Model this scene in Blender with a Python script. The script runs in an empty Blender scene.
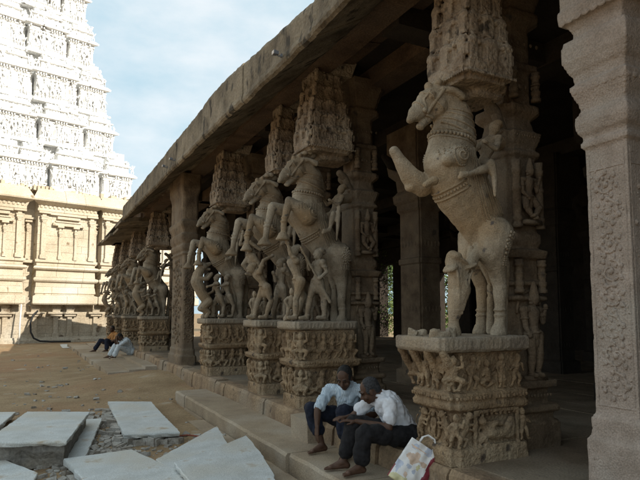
import bpy, bmesh, math, random
from mathutils import Vector as V, Matrix, noise, Quaternion
from mathutils.bvhtree import BVHTree
R = math.radians; PI = math.pi
S = bpy.context.scene; C = S.collection

# ------------------------------------------------------------------ camera
cam = bpy.data.cameras.new('camera'); camo = bpy.data.objects.new('camera', cam); C.objects.link(camo)
camo.location = (0, 0, 1.6)
cam.sensor_width = 36; cam.lens = 565/640*36; cam.shift_y = 25/640; cam.clip_end = 3000; cam.clip_start = .05
camo.rotation_euler = (R(90+4.856), 0, R(-26.442))
S.camera = camo
# ------------------------------------------------------------------ light
SUN = V((.72, -1.50, 1.0)).normalized()
elev = math.asin(SUN.z); az = math.atan2(SUN.x, SUN.y)
w = bpy.data.worlds.new('World'); S.world = w; w.use_nodes = True
nt = w.node_tree; N = nt.nodes; L = nt.links
for n in list(N): N.remove(n)
out = N.new('ShaderNodeOutputWorld'); bg = N.new('ShaderNodeBackground'); sky = N.new('ShaderNodeTexSky')
sky.sky_type = 'NISHITA'; sky.sun_disc = False; sky.sun_elevation = elev; sky.sun_rotation = az
sky.air_density = 1.2; sky.dust_density = 3.0
tc = N.new('ShaderNodeTexCoord'); mp = N.new('ShaderNodeMapping'); mp.inputs['Scale'].default_value = (1, 1, 2.2)
no = N.new('ShaderNodeTexNoise'); no.inputs['Scale'].default_value = 2.1; no.inputs['Detail'].default_value = 9; no.inputs['Roughness'].default_value = .55
cr = N.new('ShaderNodeValToRGB'); cr.color_ramp.elements[0].position = .38; cr.color_ramp.elements[1].position = .60
cr.color_ramp.elements[0].color = (0, 0, 0, 1); cr.color_ramp.elements[1].color = (1, 1, 1, 1)
mx = N.new('ShaderNodeMix'); mx.data_type = 'RGBA'
cl = N.new('ShaderNodeMix'); cl.data_type = 'RGBA'; cl.inputs[6].default_value = (5.3, 8.0, 9.4, 1); cl.inputs[7].default_value = (10.6, 11.2, 11.5, 1); mx.inputs[0].default_value = .82
L.new(cr.outputs[0], cl.inputs[0]); L.new(cl.outputs[2], mx.inputs[7])
L.new(tc.outputs['Generated'], mp.inputs['Vector']); L.new(mp.outputs[0], no.inputs['Vector']); L.new(no.outputs[0], cr.inputs[0])
L.new(sky.outputs[0], mx.inputs[6]); L.new(mx.outputs[2], bg.inputs[0])
bg.inputs[1].default_value = .075; L.new(bg.outputs[0], out.inputs[0])
sl = bpy.data.lights.new('sun', 'SUN'); sl.energy = 5.0; sl.angle = R(.53); sl.color = (1, .92, .79)
so = bpy.data.objects.new('sun', sl); C.objects.link(so); so.rotation_euler = SUN.to_track_quat('Z', 'Y').to_euler()
S.view_settings.view_transform = 'Standard'; S.view_settings.look = 'None'; S.view_settings.exposure = .42; S.view_settings.gamma = 1
S.view_settings.use_curve_mapping = False

# ------------------------------------------------------------------ materials
def nodes(name):
    m = bpy.data.materials.new(name); m.use_nodes = True
    t = m.node_tree; b = t.nodes['Principled BSDF']
    return m, t, b
def stone(name, a, b2, c3=None, scale=3., bump=.25, fine=60., rough=.88, carve=0, carve_scale=30., streak=0, spot=None, brick=None):
    m, t, b = nodes(name); n = t.nodes; l = t.links
    co = n.new('ShaderNodeTexCoord'); vec = co.outputs['Object']
    if streak:
        ma = n.new('ShaderNodeMapping'); ma.inputs['Scale'].default_value = (1, 1, 1/streak); l.new(vec, ma.inputs[0]); v2 = ma.outputs[0]
    else: v2 = vec
    n1 = n.new('ShaderNodeTexNoise'); n1.inputs['Scale'].default_value = scale; n1.inputs['Detail'].default_value = 10; n1.inputs['Roughness'].default_value = .62
    l.new(v2, n1.inputs['Vector'])
    r1 = n.new('ShaderNodeValToRGB'); e = r1.color_ramp.elements
    e[0].position = .34; e[1].position = .66; e[0].color = (*b2, 1); e[1].color = (*a, 1)
    l.new(n1.outputs[0], r1.inputs[0]); col = r1.outputs[0]
    if c3:
        n2 = n.new('ShaderNodeTexNoise'); n2.inputs['Scale'].default_value = scale*.37; n2.inputs['Detail'].default_value = 7
        ad = n.new('ShaderNodeVectorMath'); ad.inputs[1].default_value = (7.3, 2.1, 5.5); l.new(vec, ad.inputs[0]); l.new(ad.outputs[0], n2.inputs['Vector'])
        r2 = n.new('ShaderNodeValToRGB'); r2.color_ramp.elements[0].position = .48; r2.color_ramp.elements[1].position = .68
        l.new(n2.outputs[0], r2.inputs[0])
        mm = n.new('ShaderNodeMix'); mm.data_type = 'RGBA'; mm.inputs[7].default_value = (*c3, 1)
        l.new(r2.outputs[0], mm.inputs[0]); l.new(col, mm.inputs[6]); col = mm.outputs[2]
    # fine speckle
    n3 = n.new('ShaderNodeTexNoise'); n3.inputs['Scale'].default_value = fine; n3.inputs['Detail'].default_value = 5; l.new(vec, n3.inputs['Vector'])
    r3 = n.new('ShaderNodeValToRGB'); r3.color_ramp.elements[0].position = .25; r3.color_ramp.elements[1].position = .75
    r3.color_ramp.elements[0].color = (.68, .68, .68, 1); r3.color_ramp.elements[1].color = (1.18, 1.18, 1.18, 1)
    l.new(n3.outputs[0], r3.inputs[0])
    mu = n.new('ShaderNodeMix'); mu.data_type = 'RGBA'; mu.blend_type = 'MULTIPLY'; mu.inputs[0].default_value = 1
    l.new(col, mu.inputs[6]); l.new(r3.outputs[0], mu.inputs[7]); col = mu.outputs[2]
    if spot:
        vo = n.new('ShaderNodeTexNoise'); vo.inputs['Scale'].default_value = spot[1]; vo.inputs['Detail'].default_value = 6; l.new(v2, vo.inputs['Vector'])
        r4 = n.new('ShaderNodeValToRGB'); r4.color_ramp.elements[0].position = spot[2]; r4.color_ramp.elements[1].position = spot[2]+.06
        l.new(vo.outputs[0], r4.inputs[0])
        m4 = n.new('ShaderNodeMix'); m4.data_type = 'RGBA'; m4.inputs[7].default_value = (*spot[0], 1)
        l.new(r4.outputs[0], m4.inputs[0]); l.new(col, m4.inputs[6]); col = m4.outputs[2]
    l.new(col, b.inputs['Base Color']); b.inputs['Roughness'].default_value = rough; b.inputs['Specular IOR Level'].default_value = .25
    h = n.new('ShaderNodeMath'); h.operation = 'ADD'
    h1 = n.new('ShaderNodeMath'); h1.operation = 'MULTIPLY'; h1.inputs[1].default_value = .6; l.new(n1.outputs[0], h1.inputs[0])
    h3 = n.new('ShaderNodeMath'); h3.operation = 'MULTIPLY'; h3.inputs[1].default_value = .35; l.new(n3.outputs[0], h3.inputs[0])
    l.new(h1.outputs[0], h.inputs[0]); l.new(h3.outputs[0], h.inputs[1]); hh = h.outputs[0]
    if carve:
        w1 = n.new('ShaderNodeTexVoronoi'); w1.feature = 'SMOOTH_F1'; w1.inputs['Scale'].default_value = carve_scale; w1.inputs['Smoothness'].default_value = .4
        l.new(vec, w1.inputs['Vector'])
        c1 = n.new('ShaderNodeMath'); c1.operation = 'MULTIPLY'; c1.inputs[1].default_value = -carve; l.new(w1.outputs['Distance'], c1.inputs[0])
        h2 = n.new('ShaderNodeMath'); h2.operation = 'ADD'; l.new(hh, h2.inputs[0]); l.new(c1.outputs[0], h2.inputs[1]); hh = h2.outputs[0]
    bu = n.new('ShaderNodeBump'); bu.inputs['Strength'].default_value = bump; bu.inputs['Distance'].default_value = .05
    l.new(hh, bu.inputs['Height']); l.new(bu.outputs[0], b.inputs['Normal'])
    return m
def plain(name, col, rough=.8, var=.15, scale=20, bump=.1, spec=.3):
    m, t, b = nodes(name); n = t.nodes; l = t.links
    co = n.new('ShaderNodeTexCoord'); n1 = n.new('ShaderNodeTexNoise'); n1.inputs['Scale'].default_value = scale; n1.inputs['Detail'].default_value = 6
    l.new(co.outputs['Object'], n1.inputs['Vector'])
    r1 = n.new('ShaderNodeValToRGB'); r1.color_ramp.elements[0].position = .3; r1.color_ramp.elements[1].position = .7
    r1.color_ramp.elements[0].color = (*[c*(1-var) for c in col], 1); r1.color_ramp.elements[1].color = (*[min(1, c*(1+var)) for c in col], 1)
    l.new(n1.outputs[0], r1.inputs[0]); l.new(r1.outputs[0], b.inputs['Base Color']); b.inputs['Roughness'].default_value = rough
    b.inputs['Specular IOR Level'].default_value = spec
    bu = n.new('ShaderNodeBump'); bu.inputs['Strength'].default_value = bump; bu.inputs['Distance'].default_value = .02
    l.new(n1.outputs[0], bu.inputs['Height']); l.new(bu.outputs[0], b.inputs['Normal'])
    return m
M = dict(
 horse=stone('horse_granite', (.48,.405,.305), (.25,.195,.13), (.40,.29,.175), scale=3.8, bump=.6, fine=90, spot=((.12,.10,.085), 9, .66)),
 horse_grey=stone('grey_granite', (.43,.365,.275), (.20,.155,.105), (.34,.24,.14), scale=3.4, bump=.6, fine=90, spot=((.11,.095,.08), 9, .66)),
 ped=stone('pedestal_granite', (.40,.28,.165), (.16,.103,.058), (.40,.31,.205), scale=4.5, bump=.8, fine=70, carve=.25, carve_scale=34, spot=((.10,.075,.055), 6, .64)),
 slab=stone('slab_granite', (.40,.34,.26), (.25,.20,.15), (.33,.26,.18), scale=5, bump=.45, fine=80, carve=.2, carve_scale=45),
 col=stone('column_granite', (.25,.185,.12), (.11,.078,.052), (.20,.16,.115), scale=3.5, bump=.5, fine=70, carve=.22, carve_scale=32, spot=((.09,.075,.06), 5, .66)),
 pink=stone('pink_granite', (.41,.335,.28), (.29,.235,.19), (.37,.32,.27), scale=6, bump=.45, fine=90, carve=.15, carve_scale=70, spot=((.20,.155,.12), 11, .66)),
 shade_dark=stone('shade_dark_stone', (.05,.04,.031), (.026,.021,.016), scale=3, bump=.4, fine=50),  # inner pillars and beams: the hall's shade is put into this near-black colour
 corbel=stone('corbel_granite', (.41,.325,.235), (.21,.155,.108), (.45,.375,.285), scale=5, bump=.9, fine=60, carve=.35, carve_scale=26, spot=((.10,.08,.06), 6, .62)),
 eave=stone('eave_stone', (.235,.19,.13), (.085,.066,.044), (.29,.24,.17), scale=3.2, bump=.9, fine=30, streak=1.6, spot=((.055,.046,.034), 4.5, .58)),
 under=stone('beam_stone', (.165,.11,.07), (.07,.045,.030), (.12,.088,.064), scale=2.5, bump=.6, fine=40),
 dark=stone('ceiling_stone', (.04,.031,.024), (.02,.016,.012), scale=2, bump=.5, fine=30),  # ceiling and back wall, darkened so the colour itself carries the indoor shade
 plat=stone('platform_stone', (.27,.205,.14), (.16,.12,.08), (.30,.245,.18), scale=2.6, bump=.35, fine=60, spot=((.14,.10,.075), 4, .68)),
 kerb=stone('kerb_stone', (.36,.255,.155), (.19,.13,.083), (.30,.245,.18), scale=3.5, bump=.7, fine=40, spot=((.09,.065,.05), 5, .64)),
 step=stone('step_stone', (.38,.30,.205), (.27,.205,.14), (.43,.37,.29), scale=2.2, bump=.3, fine=70, spot=((.17,.12,.085), 5, .70)),
 wall=stone('wall_granite', (.60,.52,.40), (.44,.37,.27), (.66,.60,.50), scale=.8, bump=.4, fine=24, spot=((.22,.16,.10), 1.6, .66)),
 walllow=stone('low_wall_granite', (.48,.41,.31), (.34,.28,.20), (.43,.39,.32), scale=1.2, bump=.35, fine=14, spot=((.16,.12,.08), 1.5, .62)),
 white=stone('white_limewash', (.88,.88,.87), (.80,.80,.78), (.86,.86,.85), scale=1.0, bump=.4, fine=12, spot=((.16,.15,.135), 3.4, .625)),
 niche_grey=stone('niche_grey_stone', (.62,.61,.60), (.38,.37,.36), (.7,.7,.69), scale=2.0, bump=.3, fine=10),  # flat niche panels, greyer than the limewash around them
 granite_new=stone('cut_granite', (.62,.64,.625), (.49,.50,.475), (.55,.52,.45), scale=3.5, bump=.22, fine=110, spot=((.42,.35,.26), 3.3, .62)),
 granite_rough=stone('rough_granite', (.30,.285,.26), (.13,.12,.105), (.30,.27,.22), scale=6, bump=.9, fine=30),
 chip=stone('granite_chips', (.45,.43,.39), (.26,.225,.18), scale=4, bump=.3, fine=60),
 skin=plain('dark_skin', (.085,.045,.028), .55, .18, 25, .1), skin2=plain('brown_skin', (.085,.044,.027), .55, .18, 25, .1),
 hairk=plain('black_hair', (.015,.014,.013), .7, .3, 60, .6), hairg=plain('grey_hair', (.04,.04,.042), .8, .5, 70, .6),
 trouser=plain('navy_cloth', (.013,.016,.028), .9, .3, 30, .4), trouser2=plain('charcoal_cloth', (.016,.015,.016), .9, .3, 30, .4),
 orange=plain('orange_cloth', (.42,.20,.07), .9, .15, 30, .3), pale=plain('pale_cloth', (.50,.54,.56), .9, .1, 30, .3),
 white_shirt=plain('white_cotton', (.66,.67,.70), .9, .05, 22, .35),
 gold=plain('watch_gold', (.75,.6,.25), .35, .1, 30, .05, .8), eye=plain('eye_dark', (.02,.015,.012), .3),
 eyew=plain('eye_white', (.55,.5,.45), .4),
 bagw=plain('bag_white', (.72,.70,.68), .35, .05, 12, .5, .5), bagr=plain('bag_maroon', (.22,.03,.045), .35, .2, 20, .4, .5),
 bago=plain('bag_orange', (.60,.44,.33), .35, .2, 20, .4, .5), bagb=plain('bag_blue', (.45,.48,.56), .35, .2, 20, .4, .5),
 bagy=plain('bag_yellow', (.60,.55,.32), .35, .2, 20, .4, .5),
 pigeon=plain('pigeon_grey', (.16,.17,.19), .7, .35, 60, .2), beak=plain('beak_dark', (.05,.04,.04), .5),
 hose=plain('black_rubber', (.02,.02,.02), .6), pole=plain('whitewashed_pole', (.6,.58,.52), .8),
 leaf=plain('leaf_green', (.075,.12,.03), .6, .5, 4, 0), leaf2=plain('leaf_light', (.12,.17,.045), .6, .4, 4, 0),
 bark=plain('bark_brown', (.12,.085,.06), .9, .4, 12, .6), ply=plain('worn_board', (.34,.26,.17), .9, .3, 8, .3),
)
def ground_mat():
    m = stone('sandy_earth', (.36,.26,.15), (.25,.17,.093), (.31,.185,.10), scale=1.1, bump=.6, fine=32, rough=.97, spot=((.36,.295,.21), 1.7, .62))
    return m
def shirt_mat():      # pale shirt with fine blue-grey woven check
    m, t, b = nodes('checked_cotton'); n = t.nodes; l = t.links
    co = n.new('ShaderNodeTexCoord'); facs = []
    for d, sc in (('X', 62), ('Z', 62), ('Y', 62)):
        wv = n.new('ShaderNodeTexWave'); wv.bands_direction = d; wv.inputs['Scale'].default_value = sc/2.5; wv.inputs['Distortion'].default_value = 1.2
        l.new(co.outputs['Object'], wv.inputs['Vector']); facs.append(wv.outputs[0])
    a = n.new('ShaderNodeMath'); a.operation = 'ADD'; l.new(facs[0], a.inputs[0]); l.new(facs[1], a.inputs[1])
    r = n.new('ShaderNodeValToRGB'); r.color_ramp.elements[0].position = .45; r.color_ramp.elements[1].position = 1.
    r.color_ramp.elements[0].color = (.52,.59,.64,1); r.color_ramp.elements[1].color = (.24,.33,.42,1)
    mm = n.new('ShaderNodeMath'); mm.operation = 'MULTIPLY'; mm.inputs[1].default_value = .6; l.new(a.outputs[0], mm.inputs[0])
    l.new(mm.outputs[0], r.inputs[0]); l.new(r.outputs[0], b.inputs['Base Color']); b.inputs['Roughness'].default_value = .9
    return m
M['check'] = shirt_mat(); M['ground'] = ground_mat()

# ------------------------------------------------------------------ mesh collector
class G:
    def __init__(s): s.v = []; s.f = []
    def add(s, vs, fs):
        o = len(s.v); s.v += [tuple(p) for p in vs]; s.f += [tuple(i+o for i in f) for f in fs]
    def box(s, a, b, jit=0, rot=None, taper=0):
        x0,y0,z0 = a; x1,y1,z1 = b; t = taper
        P = [V(p) for p in ((x0,y0,z0),(x1,y0,z0),(x1,y1,z0),(x0,y1,z0),(x0+t,y0+t,z1),(x1-t,y0+t,z1),(x1-t,y1-t,z1),(x0+t,y1-t,z1))]
        if jit: P = [p+V([random.uniform(-jit, jit) for _ in range(3)]) for p in P]
        if rot is not None:
            c = sum(P, V())/8; P = [rot @ (p-c)+c for p in P]
        s.add(P, [(0,3,2,1),(4,5,6,7),(0,1,5,4),(1,2,6,5),(2,3,7,6),(3,0,4,7)])
    def loft(s, rings, cap=True):
        n = len(rings[0]); vs = [p for r in rings for p in r]; fs = []
        for i in range(len(rings)-1):
            for j in range(n):
                k = (j+1) % n; fs.append((i*n+j, i*n+k, (i+1)*n+k, (i+1)*n+j))
        if cap: fs.append(tuple(reversed(range(n)))); fs.append(tuple((len(rings)-1)*n+j for j in range(n)))
        s.add(vs, fs)
    def cap(s, p0, p1, r0, r1, seg=10, ys=None, hr=3):
        p0 = V(p0); p1 = V(p1); d = p1-p0; ln = d.length
        if ln < 1e-6: d = V((0,0,1))
        d = d.normalized(); a = d.orthogonal().normalized(); b = d.cross(a); rings = []
        def ring(c, r):
            q = [c + a*(math.cos(2*PI*j/seg)*r) + b*(math.sin(2*PI*j/seg)*r) for j in range(seg)]
            if ys is not None: q = [V((p.x, c.y+(p.y-c.y)*ys, p.z)) for p in q]
            rings.append(q)
        for i in range(hr+1):
            t = (i+.25)/(hr+.25)*PI/2; ring(p0 - d*(r0*math.cos(t)), r0*math.sin(t))
        for i in range(hr, -1, -1):
            t = (i+.25)/(hr+.25)*PI/2; ring(p1 + d*(r1*math.cos(t)), r1*math.sin(t))
        s.loft(rings)
    def chain(s, pts, seg=10, ys=None):
        for a, b in zip(pts, pts[1:]): s.cap(a[:3], b[:3], a[3], b[3], seg, ys)
    def ell(s, c, r, rot=None, seg=12, rn=8):
        c = V(c); rings = []
        for i in range(rn):
            t = PI*(i+.35)/(rn-.3); rr = math.sin(t); z = -math.cos(t)
            ring = [V((math.cos(2*PI*j/seg)*rr*r[0], math.sin(2*PI*j/seg)*rr*r[1], z*r[2])) for j in range(seg)]
            rings.append([(rot @ p if rot is not None else p)+c for p in ring])
        s.loft(rings)
    def tube(s, pts, r, seg=6, close=False):
        pts = [V(p) for p in pts]; n = len(pts); rings = []; up = None
        for i, p in enumerate(pts):
            d = (pts[(i+1) % n]-pts[i-1]) if close else (pts[min(i+1, n-1)]-pts[max(i-1, 0)])
            d = d.normalized() if d.length > 1e-9 else V((0,0,1))
            if up is None: up = d.orthogonal()
            a = (up - d*up.dot(d)); a = a.normalized() if a.length > 1e-6 else d.orthogonal().normalized()
            up = a; b = d.cross(a); rr = r[i] if isinstance(r, (list, tuple)) else r
            rings.append([p+a*math.cos(2*PI*j/seg)*rr+b*math.sin(2*PI*j/seg)*rr for j in range(seg)])
        if close: rings.append(rings[0]); s.loft(rings, False)
        else: s.loft(rings)
    def lathe(s, c, prof, seg=16, sx=1, sy=1):
        s.loft([[V((c[0]+math.cos(2*PI*(j+.5)/seg)*r*sx, c[1]+math.sin(2*PI*(j+.5)/seg)*r*sy, c[2]+z)) for j in range(seg)] for z, r in prof])
    def rect_loft(s, x0, x1, y0, y1, prof, notch=0):   # prof: (z, outward offset); a plan with stepped corners
        rings = []
        for z, e in prof:
            a, b, c, d = x0-e, x1+e, y0-e, y1+e; q = notch
            if q: P = [(a+q,c),(b-q,c),(b-q,c+q),(b,c+q),(b,d-q),(b-q,d-q),(b-q,d),(a+q,d),(a+q,d-q),(a,d-q),(a,c+q),(a+q,c+q)]
            else: P = [(a,c),(b,c),(b,d),(a,d)]
            rings.append([V((x, y, z)) for x, y in P])
        s.loft(rings)
    def extrude(s, poly, z0, z1, jit=0, m=None):
        n = len(poly); P = [V((x, y, z0)) for x, y in poly]+[V((x, y, z1)) for x, y in poly]
        if m is not None: P = [m @ p for p in P]
        s.add(P, [tuple(reversed(range(n))), tuple(range(n, 2*n))]+[(i, (i+1) % n, n+(i+1) % n, n+i) for i in range(n)])
    def mesh(s, name, mat, smooth=False):
        me = bpy.data.meshes.new(name); me.from_pydata(s.v, [], s.f); me.update()
        bm = bmesh.new(); bm.from_mesh(me); bmesh.ops.recalc_face_normals(bm, faces=bm.faces); bm.to_mesh(me); bm.free()
        if smooth: me.shade_smooth()
        for m in (mat if isinstance(mat, (list, tuple)) else [mat]): me.materials.append(m)
        return me
    def obj(s, name, mat, parent=None, smooth=False, loc=None):
        o = bpy.data.objects.new(name, s.mesh(name, mat, smooth)); C.objects.link(o)
        if parent: o.parent = parent
        if loc: o.location = loc
        return o
def place(name, me, parent=None):
    o = bpy.data.objects.new(name, me); C.objects.link(o); o.parent = parent; return o
def shift(me, fn):
    co = [v.co.copy() for v in me.vertices]; nn = [v.normal.copy() for v in me.vertices]; flat = []
    for c, n in zip(co, nn): c = c+n*fn(c); flat += [c.x, c.y, c.z]
    me.vertices.foreach_set('co', flat); me.update()
def remesh(g, name, mat, vox, sm=3, disp=0, dscale=8, fac=.5, dec=0):
    me = g.mesh('tmp', mat); o = bpy.data.objects.new('tmp', me); C.objects.link(o)
    r = o.modifiers.new('r', 'REMESH'); r.mode = 'VOXEL'; r.voxel_size = vox; r.use_smooth_shade = True
    if sm: k = o.modifiers.new('s', 'SMOOTH'); k.iterations = sm; k.factor = fac
    if dec: d = o.modifiers.new('d', 'DECIMATE'); d.ratio = dec
    dg = bpy.context.evaluated_depsgraph_get(); dg.update()
    m2 = bpy.data.meshes.new_from_object(o.evaluated_get(dg)); m2.name = name
    bpy.data.objects.remove(o); bpy.data.meshes.remove(me)
    if disp:
        shift(m2, lambda c: noise.fractal(c*dscale, 1., 2., 5)*disp-max(0, noise.noise(c*dscale*2.3)-.38)*disp*2.5)
    m2.materials.clear(); m2.materials.append(mat); m2.shade_smooth(); m2.update()
    return m2
def bvh_of(me): return BVHTree.FromPolygons([v.co.copy() for v in me.vertices], [tuple(p.vertices) for p in me.polygons])
def thing(name, label, cat, loc=(0,0,0), rz=0, group=None):
    o = bpy.data.objects.new(name, None); C.objects.link(o); o.location = loc; o.rotation_euler = (0,0,rz); o.empty_display_size = .1
    return tag(o, label, cat, group)
def tag(o, label, cat=None, group=None, kind=None):
    if label: o['label'] = label
    if cat: o['category'] = cat
    if group: o['group'] = group
    if kind: o['kind'] = kind
    elif cat: o['kind'] = 'thing'
    return o
def struct(o, kind='structure', label=None, cat=None): o['kind'] = kind; tag(o, label, cat); return o
def band(g, bvh, c, ax, r, beads=0, n=40, reach=.9, off=0., squash=None):   # a strap that hugs the body where a plane cuts it
    c = V(c); ax = V(ax).normalized(); a = ax.orthogonal().normalized(); b = ax.cross(a); pts = []
    for i in range(n):
        t = 2*PI*i/n; d = a*math.cos(t)+b*math.sin(t)
        h = bvh.ray_cast(c, d, reach)
        if h[0] is not None: pts.append(h[0]+h[1].normalized()*off if h[1].dot(d) > 0 else h[0]+d*off)
    if len(pts) < 6: return
    med = sorted((p-c).length for p in pts)[len(pts)//2]
    pts = [p for p in pts if (p-c).length < med*1.6]
    if beads:
        tot = sum((pts[i]-pts[i-1]).length for i in range(len(pts))); step = beads
        acc = 0
        for i in range(len(pts)):
            p, q = pts[i-1], pts[i]; ln = (q-p).length; t = -acc
            while t+step <= ln:
                t += step; g.ell(p.lerp(q, t/max(ln, 1e-6)), (r, r, r), seg=7, rn=5)
            acc = ln-t
    else: g.tube(pts, r, 6, True)
def snap(bvh, pts, off):       # lay a line on a carved surface
    out = []
    for p in pts:
        h = bvh.find_nearest(V(p)); out.append(h[0]+h[1]*off if h[0] is not None else V(p))
    return out

# ------------------------------------------------------------------ carved figures
def man(g, J, s=1., seg=8, skirt=False, crown=False, head=True, yo=None):
    """J: pelvis, chest, head, handL/R elbowL/R, kneeL/R, footL/R"""
    P = {k: V(v) for k, v in J.items()}
    pe, ch, hd = P['pelvis'], P['chest'], P['head']; up = (ch-pe).normalized()
    side = J.get('_side'); side = V(side).normalized() if side is not None else V((0, 1, 0))
    sh = ch+up*.04*s
    g.cap(pe, pe.lerp(ch, .55), .056*s, .040*s, seg); g.cap(pe.lerp(ch, .5), sh-up*.02*s, .042*s, .064*s, seg); g.ell(sh-up*.035*s, (.05*s,.05*s,.012*s), seg=seg+2); g.ell(pe-V((0,0,.05*s)), (.05*s,.05*s,.07*s), seg=seg)
    if head:
        g.cap(sh, hd, .028*s, .026*s, seg); g.ell(hd, (.046*s, .046*s, .056*s), seg=seg+2)
        if crown: g.cap(hd+V((0,0,.04*s)), hd+V((0,0,.12*s)), .04*s, .018*s, seg)
        else: g.ell(hd+V((.03*s, .0, .04*s)), (.045*s, .045*s, .03*s), seg=seg); g.ell(hd+V((.055*s,0,.03*s)), (.03*s,.03*s,.03*s), seg=seg)
        g.ell(hd+V((-.045*s,0,-.005*s)), (.012*s,.010*s,.016*s), seg=6); g.ell(hd+V((-.03*s,0,-.035*s)), (.02*s,.022*s,.014*s), seg=6)
    for k, sg in (('L', 1), ('R', -1)):
        s0 = sh+side*.085*s*sg
        if 'hand'+k in P:
            e = P.get('elbow'+k, s0.lerp(P['hand'+k], .5)); g.cap(sh+side*.05*s*sg, s0, .035*s, .034*s, seg)
            g.cap(s0, e, .030*s, .021*s, seg); g.cap(e, P['hand'+k], .022*s, .014*s, seg); g.ell(P['hand'+k], (.022*s,)*3, seg=6, rn=5); g.ell(s0.lerp(e,.5), (.036*s,.036*s,.012*s), seg=seg); g.ell(P['hand'+k].lerp(e,.15), (.026*s,.026*s,.010*s), seg=seg)
        h0 = pe+side*.042*s*sg
        if 'foot'+k in P:
            kn = P['knee'+k]; f = P['foot'+k]
            g.cap(h0, kn, .052*s, .030*s, seg); g.ell(kn, (.034*s,)*3, seg=seg); g.cap(kn, kn.lerp(f, .35), .030*s, .034*s, seg); g.cap(kn.lerp(f, .35), f, .034*s, .017*s, seg)
            toe = J.get('_toe', (-.07, 0, 0)); g.cap(f, f+V(toe)*s, .024*s, .02*s, seg)
            g.ell(f.lerp(kn, .12), (.028*s, .028*s, .012*s), seg=seg)
    if skirt: g.cap(pe+V((0,0,.01)), pe-V((0,0,.14*s)), .07*s, .075*s, seg)
    g.ell(pe.lerp(ch, .15), (.068*s, .066*s, .018*s), seg=seg+2)
POSES = [  # (u, z) joints of small relief figures, unit height
 dict(pelvis=(0,.45), chest=(.02,.68), head=(.03,.88), eL=(.22,.62), hL=(.28,.85), eR=(-.2,.6), hR=(-.1,.42), kL=(.17,.3), fL=(.08,.03), kR=(-.12,.25), fR=(-.14,.03)),
 dict(pelvis=(0,.36), chest=(0,.6), head=(0,.82), eL=(.24,.66), hL=(.22,.93), eR=(-.24,.66), hR=(-.22,.93), kL=(.26,.3), fL=(.1,.05), kR=(-.26,.3), fR=(-.1,.05)),
 dict(pelvis=(.02,.3), chest=(0,.56), head=(-.02,.78), eL=(.2,.45), hL=(.08,.35), eR=(-.2,.42), hR=(-.05,.55), kL=(.27,.22), fL=(.02,.08), kR=(-.27,.2), fR=(-.02,.04)),
 dict(pelvis=(0,.48), chest=(-.05,.7), head=(-.08,.9), eL=(.12,.62), hL=(.26,.55), eR=(-.25,.7), hR=(-.3,.5), kL=(.1,.27), fL=(.2,.03), kR=(-.14,.27), fR=(-.08,.03)),
 dict(pelvis=(0,.48), chest=(0,.7), head=(0,.9), eL=(.17,.58), hL=(.13,.42), eR=(-.17,.58), hR=(-.13,.42), kL=(.07,.25), fL=(.06,.03), kR=(-.07,.25), fR=(-.06,.03)),
]
def drape(b, x, z, sg, off=.004):      # point on the flank at (x, z), seen from the side
    h = b.ray_cast(V((x, .3+sg*1.2, z)), V((0,-sg,0)), 2.0)
    return None if h[0] is None or abs(h[0].y-.3) < .03 else h[0]+h[1]*off
def runs(pts):
    out = [[]]
    for p in pts:
        if p is None: out.append([])
        else: out[-1].append(p)
    return [o for o in out if len(o) > 2]
def relief(g, o, u, n, h, pose, fl=1, fat=1.25, seg=7):
    """small figure standing in relief; o = foot point on the wall, u = along the wall, n = outward"""
    o = V(o); u = V(u)*fl; n = V(n); z = V((0,0,1)); p = POSES[pose]
    def q(k, d=0.): return o+u*(p[k][0]*h)+z*(p[k][1]*h)+n*(d*h)
    r = h*fat
    g.cap(q('pelvis', .03), q('chest', .05), .085*r, .095*r, seg); g.ell(q('pelvis', .05)+z*.06*h, (.08*r,.08*r,.08*r), seg=seg)
    g.ell(q('head', .08), (.082*r,.082*r,.095*r), seg=seg+1, rn=6); g.ell(q('head', .05)+z*.08*h, (.06*r,.06*r,.06*r), seg=6, rn=5)
    for k, sg in (('L', 1), ('R', -1)):
        s0 = q('chest', .04)+u*.1*h*sg+z*.03*h
        g.cap(s0, q('e'+k, .07), .045*r, .038*r, seg); g.cap(q('e'+k, .07), q('h'+k, .09), .038*r, .03*r, seg)
        h0 = q('pelvis', .03)+u*.05*h*sg
        g.cap(h0, q('k'+k, .1), .07*r, .052*r, seg); g.cap(q('k'+k, .1), q('f'+k, .05), .052*r, .032*r, seg)
        g.cap(q('f'+k, .05), q('f'+k, .07)+u*.06*h*sg, .034*r, .028*r, seg)
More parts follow.
